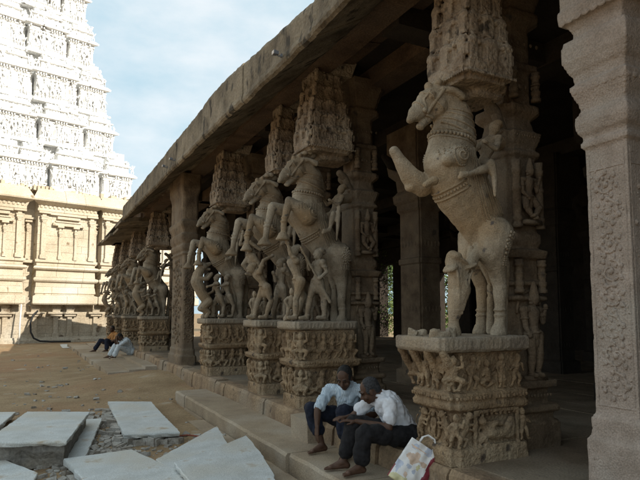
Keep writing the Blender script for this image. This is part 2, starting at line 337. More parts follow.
def beast(g, o, u, n, h, fl=1, seg=7):        # rampant lion in relief
    o = V(o); u = V(u)*fl; n = V(n); z = V((0,0,1))
    def q(a, b, d=.04): return o+u*(a*h)+z*(b*h)+n*(d*h)
    g.cap(q(.12,.3), q(-.05,.62), .12*h, .14*h, seg); g.cap(q(-.05,.62), q(-.12,.8), .13*h, .1*h, seg)
    g.ell(q(-.15,.86,.08), (.12*h,.12*h,.12*h), seg=8); g.cap(q(-.2,.84,.1), q(-.3,.8,.1), .06*h, .04*h, seg)
    for a in range(6): g.ell(q(-.06+.13*math.cos(a), .82+.13*math.sin(a), .1), (.04*h,)*3, seg=6, rn=5)
    g.cap(q(-.1,.6,.1), q(-.32,.62,.1), .05*h, .04*h, seg); g.cap(q(-.32,.62,.1), q(-.3,.48,.1), .04*h, .03*h, seg)
    g.cap(q(-.06,.52,.1), q(-.28,.45,.1), .05*h, .035*h, seg)
    g.cap(q(.12,.3,.06), q(-.05,.2,.1), .09*h, .05*h, seg); g.cap(q(-.05,.2,.1), q(.02,.03,.06), .05*h, .04*h, seg)
    g.cap(q(.15,.28,.05), q(.22,.12,.06), .08*h, .045*h, seg); g.cap(q(.22,.12,.06), q(.15,.03,.06), .045*h, .04*h, seg)
    g.tube([q(.22,.3), q(.34,.42), q(.32,.62), q(.22,.7)], [.035*h, .03*h, .03*h, .045*h], 6)

# ------------------------------------------------------------------ horses of the piers (pier frame: x into the hall, y along the row, z up from the floor)
def horse_body(kind):
    g = G(); y = .3
    A = kind == 'A'
    if A: body = [(.69,y,1.86,.20), (.545,y,2.06,.245), (.365,y,2.27,.275), (.26,y,2.46,.262), (.27,y,2.64,.225), (.305,y,2.79,.205), (.325,y,2.91,.165), (.24,y,3.03,.125)]
    else: body = [(.62,y,1.93,.20), (.48,y,2.07,.215), (.32,y,2.28,.24), (.21,y,2.50,.25), (.22,y,2.68,.215), (.255,y,2.85,.18), (.275,y,2.98,.15), (.20,y,3.11,.12)]
    for a, b in zip(body, body[1:]): g.cap(a[:3], b[:3], a[3], b[3], 18, .70, 5)
    dz = 0 if A else .085; dx = 0 if A else -.012
    def H(x, z, yy=0): return (x+dx, y+yy, z+dz)
    # skull, cheek, muzzle, open jaw
    g.cap(H(.125,3.045), H(.01,2.975), .122, .108, 18, .66, 4); g.cap(H(.01,2.975), H(-.105,2.87), .100, .068, 16, .75, 4)
    g.ell(H(.110,2.965), (.105,.100,.110), seg=18, rn=12); g.ell(H(-.115,2.86), (.060,.055,.058), seg=14)
    g.cap(H(-.13,2.845), H(-.165,2.805), .042, .030, 12, 1.2); g.cap(H(.09,2.91), H(-.045,2.785), .055, .032, 12, .9); g.ell(H(-.06,2.765), (.042,.036,.028))
    g.cap(H(-.02,3.06,-.0), H(-.085,2.95), .03, .03, 8, .9)
    for sg in (-1, 1):
        g.ell(H(.005,3.015,.072*sg), (.026,.022,.018)); g.tube([H(.04,3.045,.078*sg), H(.0,3.055,.086*sg), H(-.035,3.03,.074*sg)], .013, 6)
        g.ell(H(-.135,2.87,.035*sg), (.016,.012,.014))
        g.cap(H(.14,3.10,.07*sg), H(.22,3.10,.10*sg), .036, .030, 10); g.cap(H(.22,3.10,.10*sg), H(.29,3.07,.11*sg), .030, .036, 10); g.ell(H(.31,3.06,.115*sg), (.034,.03,.040))
    # forelock knob and crest up to the bracket
    g.ell(H(.03,3.13), (.030,.04,.04)); g.chain([H(.08,3.13)+(.04,), H(.16,3.18)+(.05,), H(.24,3.22)+(.06,), H(.30,3.2)+(.06,)], 10); g.ell(H(.10,3.17,-.05), (.03,.03,.03)); g.ell(H(.17,3.20,-.07), (.04,.03,.035)); g.ell(H(.24,3.22,-.08), (.04,.03,.04))
    # mane ridge
    mane = [(.20,3.12), (.35,3.05), (.45,2.94), (.485,2.82), (.50,2.70)] if A else [(.19,3.20), (.33,3.11), (.40,2.99), (.42,2.87), (.435,2.76)]
    g.chain([(a, y, b, .045) for a, b in mane], 8)
    # shoulders
    sx, sz = (.13, 2.47) if A else (.10, 2.47)
    for sg in (-1, 1): g.ell((sx+.10, y+.105*sg, sz+.02), (.15,.075,.20))
    if A:
        g.chain([(.02,.40,2.28,.10), (-.10,.41,2.36,.085), (-.18,.41,2.455,.060), (-.255,.41,2.555,.045)], 12)
        g.chain([(.05,.40,2.30,.1), (-.08,.41,2.27,.06)], 10)
        g.chain([(.20,.15,2.50,.10), (.10,.13,2.46,.06)], 10)      # broken near foreleg
        g.chain([(.0,.2,2.28,.04), (-.10,.2,2.235,.022)], 8)
    else:
        for (yy, k, f, h) in ((.13, (-.115,2.595), (-.185,2.33), (-.19,2.14)), (.45, (-.215,2.575), (-.285,2.31), (-.315,2.10))):
            g.chain([(.14,yy,2.42,.12), (.02,yy,2.52,.095), (k[0],yy,k[1],.062)], 12)
            g.chain([(k[0],yy,k[1],.062), (k[0]-.035,yy,(k[1]+f[1])/2,.05), (f[0],yy,f[1],.04), (h[0],yy,h[1]+.02,.042)], 12)
            g.ell((f[0],yy,f[1]), (.055,.055,.016)); g.ell((f[0]+.005,yy,f[1]+.05), (.052,.052,.014))
            g.lathe((h[0]-.01,yy,h[1]-.05), [(0,.083),(.02,.085),(.05,.065),(.1,.045)], 12, 1.15, .85)
    # hind legs
    gx = 0 if A else -.10; gz = 0 if A else .06
    for yy, xo, near in ((.17, 0, 1), (.43, -.20 if A else -.10, 0)):
        if A and near: ch = [(.62,yy,1.86,.165), (.585,yy,1.70,.125), (.635,yy,1.55,.082), (.665,yy,1.42,.062), (.67,yy,1.25,.049), (.66,yy,1.16,.047), (.65,yy,1.06,.052)]
        elif A: ch = [(.62,yy,1.86,.15), (.57,yy,1.70,.11), (.64,yy,1.56,.075), (.70,yy,1.43,.058), (.695,yy,1.25,.048), (.69,yy,1.16,.046), (.68,yy,1.06,.052)]
        elif near: ch = [(.62,yy,1.95,.17), (.63,yy,1.75,.13), (.655,yy,1.60,.085), (.665,yy,1.48,.062), (.66,yy,1.33,.052), (.67,yy,1.23,.048), (.67,yy,1.13,.05)]
        else: ch = [(.56,yy,1.95,.16), (.52,yy,1.78,.11), (.57,yy,1.62,.075), (.60,yy,1.48,.06), (.575,yy,1.33,.05), (.56,yy,1.23,.048), (.55,yy,1.13,.05)]
        g.chain(ch, 14)
        e = ch[-1]; p = ch[-2]
        g.lathe((e[0]-.01,yy,e[2]-.075), [(0,.07),(.03,.072),(.09,.05)], 12, 1.15, .9)
        for k in (0, .045): g.ell((p[0],yy,p[2]+k), (.063,.063,.014))
    if A:  # thigh front bulge, web between the legs, tail
        g.chain([(.60,.3,1.72,.08), (.68,.3,1.45,.03), (.67,.3,1.02,.04)], 10, .9)
        g.chain([(.80,.3,1.85,.06), (.86,.3,1.6,.045), (.83,.3,1.3,.045), (.80,.3,1.03,.05)], 10)
        g.chain([(.50,.26,1.72,.07), (.43,.24,1.66,.055), (.42,.24,1.60,.05)], 10)
    else:
        g.chain([(.58,.3,1.8,.09), (.62,.3,1.5,.04), (.62,.3,1.1,.06)], 10, .9)
        g.chain([(.76,.3,1.95,.06), (.84,.3,1.7,.05), (.82,.3,1.4,.05), (.80,.3,1.12,.06)], 10)
    return g, body
def horse_harness(me, body, kind):
    g = G(); b = bvh_of(me); A = kind == 'A'; dz = 0 if A else .085; dx = 0 if A else -.012
    H = lambda x, z, yy=0.: (x+dx, .3+yy, z+dz)
    ax = lambda i: V(body[i+1][:3])-V(body[i][:3])
    def on(i, t): return V(body[i][:3]).lerp(V(body[i+1][:3]), t)
    # neck rings, tilted down to the rider, and a beaded collar
    band(g, b, on(5,.2), V((.25,0,1)), .013, reach=.5); band(g, b, on(5,.75), V((.18,0,1)), .012, reach=.5); band(g, b, on(6,.2), V((.10,0,1)), .011, reach=.5)
    band(g, b, on(4,.35), V((.12,0,1)), .017, beads=.034, reach=.5, off=.006); band(g, b, on(4,.15), V((.12,0,1)), .009, reach=.5); band(g, b, on(4,.6), V((.12,0,1)), .009, reach=.5)
    # girth
    c = (.20,.3,2.22) if A else (.22,.3,2.16)
    for k in (-.035, 0, .035): band(g, b, V(c)+V((-.5,0,.8))*k, V((-.55,0,.85)), .011 if k else .014, beads=.03 if k == 0 else 0, reach=.6, off=.003)
    # saddle cloth edges and tassel lines on both flanks
    for sg in (-1, 1):
        def line(fn, n, bead=0, r=.007):
            for run in runs([drape(b, *fn(i/(n-1)), sg) for i in range(n)]):
                if bead:
                    for p in run: g.ell(p, (bead,)*3, seg=6, rn=5)
                else: g.tube(run, r, 5)
        q = 0 if A else 1
        # saddle cloth: double beaded hem from the withers down the barrel and back up along the rump
        e0 = (.40,2.60) if A else (.36,2.62); e1 = (.55,1.98) if A else (.50,2.06); e2 = (.80,2.02) if A else (.70,2.12)
        L1 = lambda t: (e0[0]+(e1[0]-e0[0])*t-.05*math.sin(PI*t), e0[1]+(e1[1]-e0[1])*t)
        L1b = lambda t: (L1(t)[0]-.03, L1(t)[1]-.008)
        line(L1, 44, .0095); line(L1b, 30, 0, .006); line(lambda t: (L1(t)[0]-.052, L1(t)[1]-.014), 44, .0075)
        for k in range(6):        # quilting of the cloth
            line(lambda t: (L1(t)[0]+.04+.035*k, L1(t)[1]+.02+.01*k), 40, 0, .0035)
        # breast band with pendants and shoulder swirl
        cx, cz = (.20, 2.50) if A else (.20, 2.47)
        for k in range(64):
            t = k/64*12; rr = .012+.075*k/64; p = drape(b, cx+rr*math.cos(t)*1.15, cz+rr*math.sin(t), sg, .002)
            if p: g.ell(p, (.011,.010,.011), seg=6, rn=5)
        for k in range(5): line(lambda t: (cx+.10+.02*k+.10*t, cz+.10-.035*k-.16*t), 9, .0075)
        for k in range(12): line(lambda t: (-.02+.036*k, (2.58 if A else 2.60)-.008*abs(6-k)-.05*t), 4, .008)
        rx, rz = (.68, 1.76) if A else (.66, 1.92)
        for k in range(46):
            t = k*.6; rr = .008+.0016*k; p = drape(b, rx+rr*math.cos(t), rz+rr*math.sin(t)*1.4, sg, .003)
            if p: g.ell(p, (.013,.011,.014), seg=6, rn=5)
        for k in range(5): line(lambda t: (rx-.06+.03*k, rz-.10-.07*t), 5, .0085)
    # bridle
    for sg in (-1, 1):
        for pts, r_ in (([(.135,3.10), (.05,2.985), (-.03,2.87)], .017), ([(-.03,2.865), (.06,2.84), (.18,2.79), (.32,2.735), (.44,2.70)], .015), ([(.0,3.07), (-.06,2.98), (-.03,2.87)], .010)):
            fine = []
            for a_, c2 in zip(pts, pts[1:]): fine += [(a_[0]+(c2[0]-a_[0])*k/7, a_[1]+(c2[1]-a_[1])*k/7) for k in range(7)]
            for run in runs([drape(b, p[0]+dx, p[1]+dz, sg, .003) for p in fine+[pts[-1]]]):
                ys_ = [p.y for p in run]; sm_ = [V((p.x, sum(ys_[max(0,i-2):i+3])/len(ys_[max(0,i-2):i+3]), p.z)) for i, p in enumerate(run)]
                g.tube(sm_, r_, 7)
        g.ell(snap(b, [H(-.045,2.845,.3*sg)], .008)[0], (.024,.02,.024), seg=8)
    band(g, b, H(-.06,2.915), V((-.7,0,-.8)), .012, reach=.2); band(g, b, H(.03,3.0), V((-.7,0,-.8)), .010, reach=.2)
    return g
def rider(kind):
    g = G(); A = kind == 'A'; d = V((0,0,0)) if A else V((-.02,0,.0)); s = 1.15
    J = dict(pelvis=V((.62,.30,2.50))+d, chest=V((.68,.27,2.69))+d, head=V((.72,.24,2.85))+d, elbowR=V((.60,.10,2.60))+d, handR=V((.47,.11,2.66))+d,
             elbowL=V((.60,.42,2.66))+d, handL=V((.49,.40,2.78))+d, kneeR=V((.48,.05,2.42))+d, footR=V((.25,.06,2.33))+d, kneeL=V((.55,.56,2.47))+d, footL=V((.38,.55,2.3))+d)
    if not A: J['kneeR'] = V((.47,.04,2.47)); J['footR'] = V((.41,.03,2.24)); J['kneeL'] = V((.45,.56,2.45)); J['footL'] = V((.40,.55,2.24))
    man(g, J, s, 10, head=True)
    if A: g.chain([(.47,.03,2.43,.045), (.49,.02,2.34,.028), (.485,.01,2.16,.014)], 8); g.ell((.48,.04,2.42), (.05,.045,.07))
    else: g.chain([(.55,.03,2.55,.035), (.52,0,2.38,.03), (.50,0,2.12,.014)], 8)
    g.cap(J['chest'], (.98,.38,2.8), .05, .08, 10)         # stone left between rider and column
    g.cap(J['footR']+V((-.02,0,0)), J['footR']+V((-.09,0,-.03)), .03, .026, 8)
    return g
def companions(kind):
    out = []
    if kind == 'A':
        g = G()
        g.chain([(.20,.22,1.02,.055), (.19,.22,1.12,.042), (.22,.22,1.25,.075), (.26,.22,1.38,.095), (.25,.22,1.50,.085), (.20,.22,1.60,.07), (.19,.22,1.66,.05)], 14)
        g.chain([(.2,.22,1.58,.065), (.14,.21,1.56,.03), (.105,.21,1.53,.02)], 12); g.ell((.15,.19,1.55), (.06,.07,.028), Matrix.Rotation(-.5, 3, 'Y'))
        g.chain([(.24,.22,1.54,.06), (.34,.21,1.55,.03), (.42,.21,1.545,.018)], 12); g.ell((.33,.2,1.57), (.10,.09,.022), Matrix.Rotation(-.35, 3, 'Y'))
        g.ell((.24,.2,1.62), (.11,.08,.03), Matrix.Rotation(.45, 3, 'Y')); g.ell((.20,.18,1.655), (.05,.06,.035)); g.chain([(.36,.24,1.56,.03), (.41,.25,1.64,.035), (.43,.26,1.74,.03)], 10)
        for q in range(5): g.tube([(.17+.045*q,.155,1.58-.01*q), (.185+.03*q,.14,1.47), (.20+.02*q,.15,1.33), (.205+.012*q,.165,1.2)], .012, 5)
        for k in range(9): g.ell((.335-.012*k+.0, .17, 1.50-.04*k), (.016,.014,.014), seg=7, rn=5)
        out.append(('beast_figure', g))
        g = G()
        for x, y, a, b2, h in ((-.10,.1,.05,.04,.05), (-.02,.08,.055,.045,.035), (.07,.1,.06,.045,.055), (-.08,.42,.05,.05,.05), (.0,.4,.04,.07,.04), (.12,.16,.04,.03,.03)):
            g.box((x-a*.9, y-b2*.8, .97), (x+a*.9, y+b2*.8, 1.0+h*.95), .016, Matrix.Rotation(x*9, 3, 'Z') @ Matrix.Rotation(y*1.5-.3, 3, 'Y'), .012)
        g.cap((-.1,.1,1.03), (-.03,.12,1.02), .03, .025); g.cap((.04,.1,1.04), (.11,.12,1.01), .03, .03)
        out.append(('broken_feet', g))
        return out
    z = 1.09
    if kind == 'B':
        g = G(); man(g, dict(pelvis=(.06,.20,1.58), chest=(.0,.22,1.79), head=(-.0,.22,1.97), elbowR=(-.10,.12,1.92), handR=(-.14,.13,2.08), elbowL=(.10,.33,1.88), handL=(.0,.36,2.03), kneeR=(.0,.16,1.36), footR=(-.01,.16,1.12), kneeL=(.15,.28,1.38), footL=(.06,.30,1.12)), 1.3, 10); out.append(('warrior_figure', g))
        g = G(); man(g, dict(pelvis=(.27,.10,1.58), chest=(.29,.10,1.77), head=(.27,.08,1.93), elbowR=(.34,-.03,1.70), handR=(.24,-.03,1.62), elbowL=(.16,.1,1.74), handL=(.10,.05,1.86), kneeR=(.34,.06,1.36), footR=(.36,.08,1.12), kneeL=(.17,.10,1.38), footL=(.13,.12,1.12)), 1.3, 10)
        g.cap((.0,.02,2.0), (.40,.0,1.32), .016, .022, 8); out.append(('spearman_figure', g))
    elif kind == 'D':
        g = G(); man(g, dict(pelvis=(.10,.12,1.56), chest=(-.0,.14,1.74), head=(-.12,.14,1.84), elbowR=(.03,.03,1.95), handR=(.18,.04,2.03), elbowL=(-.1,.25,1.96), handL=(-.06,.2,2.1), kneeR=(.17,.06,1.36), footR=(.10,.10,1.12), kneeL=(.02,.2,1.38), footL=(-.05,.2,1.12)), 1.35, 10); out.append(('acrobat_figure', g))
        g = G(); man(g, dict(pelvis=(-.10,.2,2.02), chest=(-.14,.22,2.18), head=(-.16,.2,2.33), elbowR=(.0,.1,2.12), handR=(.16,.1,2.2), elbowL=(-.24,.3,2.2), handL=(-.2,.3,2.4), kneeR=(.02,.12,1.86), footR=(.1,.13,1.72), kneeL=(-.2,.26,1.9), footL=(-.08,.24,1.76)), 1.15, 10); out.append(('climber_figure', g))
        g = G(); man(g, dict(pelvis=(.36,.14,1.56), chest=(.36,.14,1.77), head=(.34,.12,1.93), elbowR=(.44,.03,1.76), handR=(.36,.0,1.90), elbowL=(.25,.1,1.66), handL=(.2,.06,1.78), kneeR=(.42,.1,1.36), footR=(.40,.1,1.12), kneeL=(.30,.2,1.38), footL=(.24,.2,1.12)), 1.3, 10); out.append(('warrior_figure', g))
    else:   # 'T' rearing beast and two hunters
        g = G()
        g.chain([(.02,.2,1.40,.10), (-.12,.2,1.58,.10), (-.2,.2,1.78,.12), (-.18,.2,1.92,.10), (-.13,.2,2.03,.085)], 12)
        g.ell((-.09,.2,2.08), (.10,.09,.08)); g.cap((-.03,.2,2.10), (.05,.2,2.14), .05, .035); g.cap((-.04,.2,2.04), (.04,.2,2.03), .035, .025)
        for sg in (-1, 1):
            g.cap((-.14,.2+.05*sg,2.12), (-.17,.2+.06*sg,2.19), .03, .018); g.chain([(-.16,.2+.07*sg,1.84,.05), (-.02,.2+.09*sg,1.84,.04), (.06,.2+.09*sg,1.94,.034)], 8)
            g.chain([(.02,.2+.07*sg,1.40,.085), (-.10,.2+.09*sg,1.27,.06), (.02,.2+.09*sg,1.2,.042), (-.03,.2+.09*sg,1.11,.04)], 10)
        g.chain([(.08,.2,1.36,.04), (.16,.2,1.22,.03), (.1,.2,1.12,.03)], 8); out.append(('rearing_beast_figure', g))
        for k, x in enumerate((.22, .42)):
            g = G(); man(g, dict(pelvis=(x,.12,1.50), chest=(x-.05,.12,1.70), head=(x-.06,.1,1.86), elbowR=(x-.14,.03,1.72), handR=(x-.26,.04,1.68), elbowL=(x-.1,.2,1.60), handL=(x-.2,.15,1.55), kneeR=(x+.08,.06,1.32), footR=(x+.06,.08,1.12), kneeL=(x-.09,.2,1.32), footL=(x-.08,.18,1.12)), 1.2, 10)
            out.append(('hunter_figure', g))
    return out

# ------------------------------------------------------------------ pier elements
def pedestal(kind, seed, W=.56):
    random.seed(seed); A = kind == 'A'
    g = G()       # core with its mouldings
    if A:
        g.rect_loft(0, .80, 0, W, [(-.02,.015),(.10,.01),(.125,-.005),(.13,-.04),(.40,-.04),(.405,-.01),(.42,.015),(.46,.02),(.475,.0),(.50,.012),(.545,.02),(.56,-.02),(.60,-.035),(.85,-.02),(.87,0)], .05)
        slabz, sx, zb, fr, lo, up = (.87,.99), -.15, 0, -.08, (.13,.40), (.57,.87)
    else:
        g.rect_loft(0, .80, 0, W, [(-.02,.02),(.155,.015),(.165,-.03),(.50,-.02),(.505,.03),(.53,.05),(.59,.06),(.60,.0),(.97,.0)], .04)
        slabz, sx, zb, fr, lo, up = (.97,1.075), -.09, 0, -.05, (.17,.50), (.60,.97)
    core = place('pedestal', remesh(g, 'pedestal', M['ped'], .012, 1, .006, 9))
    s = G(); s.rect_loft(sx, .80, -.045 if A else -.04, W+.05, [(slabz[0],-.02),(slabz[0]+.02,.0),(slabz[1]-.012,0),(slabz[1],-.008)], .03)
    # scratched panel strip on slab
    for i in range(int(.85/.045)):
        x = sx+.05+i*.045
        if (i % 7) != 6 and random.random() < .85: s.box((x, -.051 if A else -.046, slabz[0]+.03), (x+.022, -.03, slabz[1]-.03), .002)
    for i in range(10):
        yy = .0+i*.055; s.box((sx-.006, yy, slabz[0]+.03), (sx+.02, yy+.03, slabz[1]-.03), .002)
    slab = place('top_slab', remesh(s, 'top_slab', M['slab'], .009, 1, .004, 12))
    f = G(); nx = (-1,0,0); ny = (0,-1,0); ux = (1,0,0); uy = (0,-1,0)
    # upper tier: figures on both faces, one at the corner carrying the slab
    uh = (up[1]-up[0])
    xs = [.03,.165,.31,.44,.58,.70] if not A else [.05,.20,.36,.52,.67]
    for i, x in enumerate(xs):
        if A and i in (1,): relief(f, (x,.035,up[0]), ux, ny, uh*.9, 0, 1, 1.35)
        else: relief(f, (x+random.uniform(-.01,.01),.02 if not A else .035,up[0]+.0), ux, ny, uh*random.uniform(.82,.95), random.choice((0,1,2,3,4)), random.choice((-1,1)), 1.35)
    for i, yy in enumerate((.06,.20,.36,.50)):
        if i in (1,): beast(f, (.02,yy,up[0]), uy, nx, uh*.95, random.choice((-1,1)))
        else: relief(f, (.02,yy,up[0]), uy, nx, uh*.93, random.choice((0,1,3,4)), random.choice((-1,1)), 1.4)
    relief(f, (.0,.0,up[0]), (.7,-.7,0), (-.7,-.7,0), uh*.97, 1, 1, 1.3)
    if A:   # little sloping brackets that carry the jutting slab on the court side
        for yy in (.0,.2,.4,.56): f.chain([(.02,yy,up[1]-.2,.03), (-.05,yy,up[1]-.08,.035), (-.10,yy,up[1],.035)], 8)
    # middle band ticks
    zb0 = .475 if A else .53
    for i in range(24):
        x = .01+i*.033
        if i % 6 != 5: f.box((x, -.028 if A else -.066, zb0+.02), (x+.02, .0, zb0+.05), .002)
    for i in range(16): f.box((-.028 if A else -.066, .01+i*.033, zb0+.02), (0, .03+i*.033, zb0+.05), .002)
    # lower tier
    lh = lo[1]-lo[0]
    if A:
        # court face: framed oval niche with a figure between rampant beasts
        f.tube([(.03, .29+.075*math.cos(t), lo[0]+.14+.12*math.sin(t)) for t in [2*PI*k/20 for k in range(20)]], .013, 6, True)
        relief(f, (.035,.29,lo[0]+.03), uy, nx, .21, 4, 1, 1.2); beast(f, (.035,.44,lo[0]), uy, nx, .27, -1); beast(f, (.035,.12,lo[0]), uy, nx, .28, 1)
        relief(f, (.03,.03,lo[0]), (.7,-.7,0), (-.7,-.7,0), .26, 0, 1, 1.3)
        beast(f, (.11,.035,lo[0]), ux, ny, .28, -1)
        # camera face: framed panel with a reclining figure
        for a, b2 in (((.20,-.005,.10),(.68,.03,.135)), ((.20,-.005,.385),(.68,.03,.41)), ((.20,-.0,.135),(.23,.03,.385)), ((.65,0,.135),(.68,.03,.385))): f.box(a, b2, .002)
        for i in range(9): f.box((.235+i*.047,-.0,.36), (.258+i*.047,.03,.385), .001)
        f.chain([(.30,.03,.29,.03), (.36,.02,.23,.055), (.44,.02,.21,.05), (.53,.02,.22,.045)], 9); f.ell((.285,.015,.32), (.035,.035,.04)); f.chain([(.53,.02,.22,.045), (.59,.01,.31,.03), (.62,.02,.20,.025)], 8)
        f.chain([(.50,.02,.21,.045), (.58,.01,.19,.03), (.63,.02,.27,.022)], 8); f.chain([(.34,.01,.25,.03), (.40,-.01,.30,.025), (.48,.0,.29,.02)], 8); f.chain([(.26,.02,.17,.03), (.3,.02,.20,.04), (.33,.02,.15,.03)], 8)
        f.tube([(.36+.10*math.cos(t),.025,.23+.075*math.sin(t)) for t in [.2+PI*k/10 for k in range(14)]], .01, 6)
        relief(f, (.74,.035,lo[0]), ux, ny, .26, 3, 1, 1.3)
    else:
        n = 4
        for i in range(n): relief(f, (.09+i*.185,.01,lo[0]), ux, ny, lh*.97, random.choice((1,1,2,0)), random.choice((-1,1)), 1.55)
        for i in range(3): relief(f, (.005,.10+i*.18,lo[0]), uy, nx, lh*.97, random.choice((1,2,0)), random.choice((-1,1)), 1.5)
        relief(f, (.01,.01,lo[0]), (.7,-.7,0), (-.7,-.7,0), lh*.98, 1, 1, 1.4)
    fr_o = place('relief_frieze', remesh(f, 'relief_frieze', M['ped'], .0062 if A else .008, 1, .005, 22))
    return core, slab, fr_o
def corbel(seed, x0=.16, x1=.80, y0=-.02, y1=.50, zb=3.30, zt=4.42):
    random.seed(seed); g = G()
    # recessed underside, beaded rim, tapering tower of niches
    g.rect_loft(x0+.26, x1+.04, y0+.18, y1+.05, [(zb-.15,-.03),(zb-.13,.0),(zb-.10,.0),(zb-.09,.02),(zb-.03,.03)], .03)
    g.rect_loft(x0, x1, y0, y1, [(zb-.085,-.055),(zb-.045,-.04),(zb-.04,-.01),(zb,.0),(zb+.05,.005),(zb+.06,-.015)], .04)
    n = 5; h = (zt-zb-.06)/n; z = zb+.06
    for k in range(n):
        e = -.012-.030*k
        g.rect_loft(x0, x1, y0, y1, [(z,e),(z+.02,e+.008),(z+.03,e-.018),(z+h*.55,e-.022),(z+h*.60,e+.0),(z+h*.68,e+.006),(z+h*.76,e-.012),(z+h*.80,e-.022),(z+h,e-.03)], .05)
        for cx_, cy_, sx_, sy_ in (((x0+x1)/2, y0-e, .07, .03), (x0-e, (y0+y1)/2, .03, .06), (x0+.08-e, y0-e, .05, .025), (x1-.08+e, y0-e, .05, .025), (x0-e, y0+.07, .025, .045), (x0-e, y1-.07, .025, .045)):
            g.box((cx_-sx_*.8, cy_-sy_*.8, z), (cx_+sx_*.8, cy_+sy_*.8, z+h*.62)); g.ell((cx_, cy_, z+h*.72), (sx_*1.05, sy_*1.3, h*.22), seg=10, rn=7); g.ell((cx_, cy_, z+h*.94), (.014,.014,.025), seg=6, rn=5)
        # pilasters, little statues and horseshoe gables on the two seen faces (and their opposites)
        for face in range(4):
            if face == 0: o, u, nn, ln = V((x0-e*1., y0-e, z)), V((1,0,0)), V((0,-1,0)), x1-x0+2*e
            elif face == 1: o, u, nn, ln = V((x0-e, y1+e, z)), V((0,-1,0)), V((-1,0,0)), y1-y0+2*e
            elif face == 2: o, u, nn, ln = V((x1+e, y1+e, z)), V((-1,0,0)), V((0,1,0)), x1-x0+2*e
            else: o, u, nn, ln = V((x1+e, y0-e, z)), V((0,1,0)), V((1,0,0)), y1-y0+2*e
            if face == 3: continue
            m = max(4, int(ln/.085))
            for i in range(m+1):
                c = o+u*(ln*i/m)-nn*.02
                g.cap(c+V((0,0,.04)), c+V((0,0,h*.55)), .012, .012, 6); g.ell(c+V((0,0,h*.5)), (.02,.02,.012), seg=6, rn=5)
                c2 = o+u*(ln*(i+.5)/m)
                if i < m:
                    if random.random() < .6: relief(g, c2+V((0,0,.035))-nn*.03, u, nn, h*.55, random.choice((2,4,0)), 1, 1.4, 5)
                    g.ell(c2+V((0,0,h*.68))+nn*.008, (.024,.024,.026), seg=7, rn=5)
            for i in range(m*2): g.ell(o+u*(ln*(i+.5)/(m*2))+V((0,0,h*.86))-nn*.015, (.014,.014,.022), seg=5, rn=4)
        z += h
    # bead fringe below the rim
    for i in range(26): g.ell((x0+.01+i*(x1-x0-.02)/25, y0-.002, zb-.045), (.009,.009,.018), seg=6, rn=4)
    for i in range(20): g.ell((x0-.002, y0+.01+i*(y1-y0-.02)/19, zb-.045), (.009,.009,.018), seg=6, rn=4)
    g.rect_loft(x0+.12, x1+.02, y0+.12, y1-.10, [(zt-.02,.0),(zt+.1,.03),(zt+.17,.05)])
    o = place('tower_corbel', remesh(g, 'tower_corbel', M['corbel'], .0072, 0, .003, 14)); return o
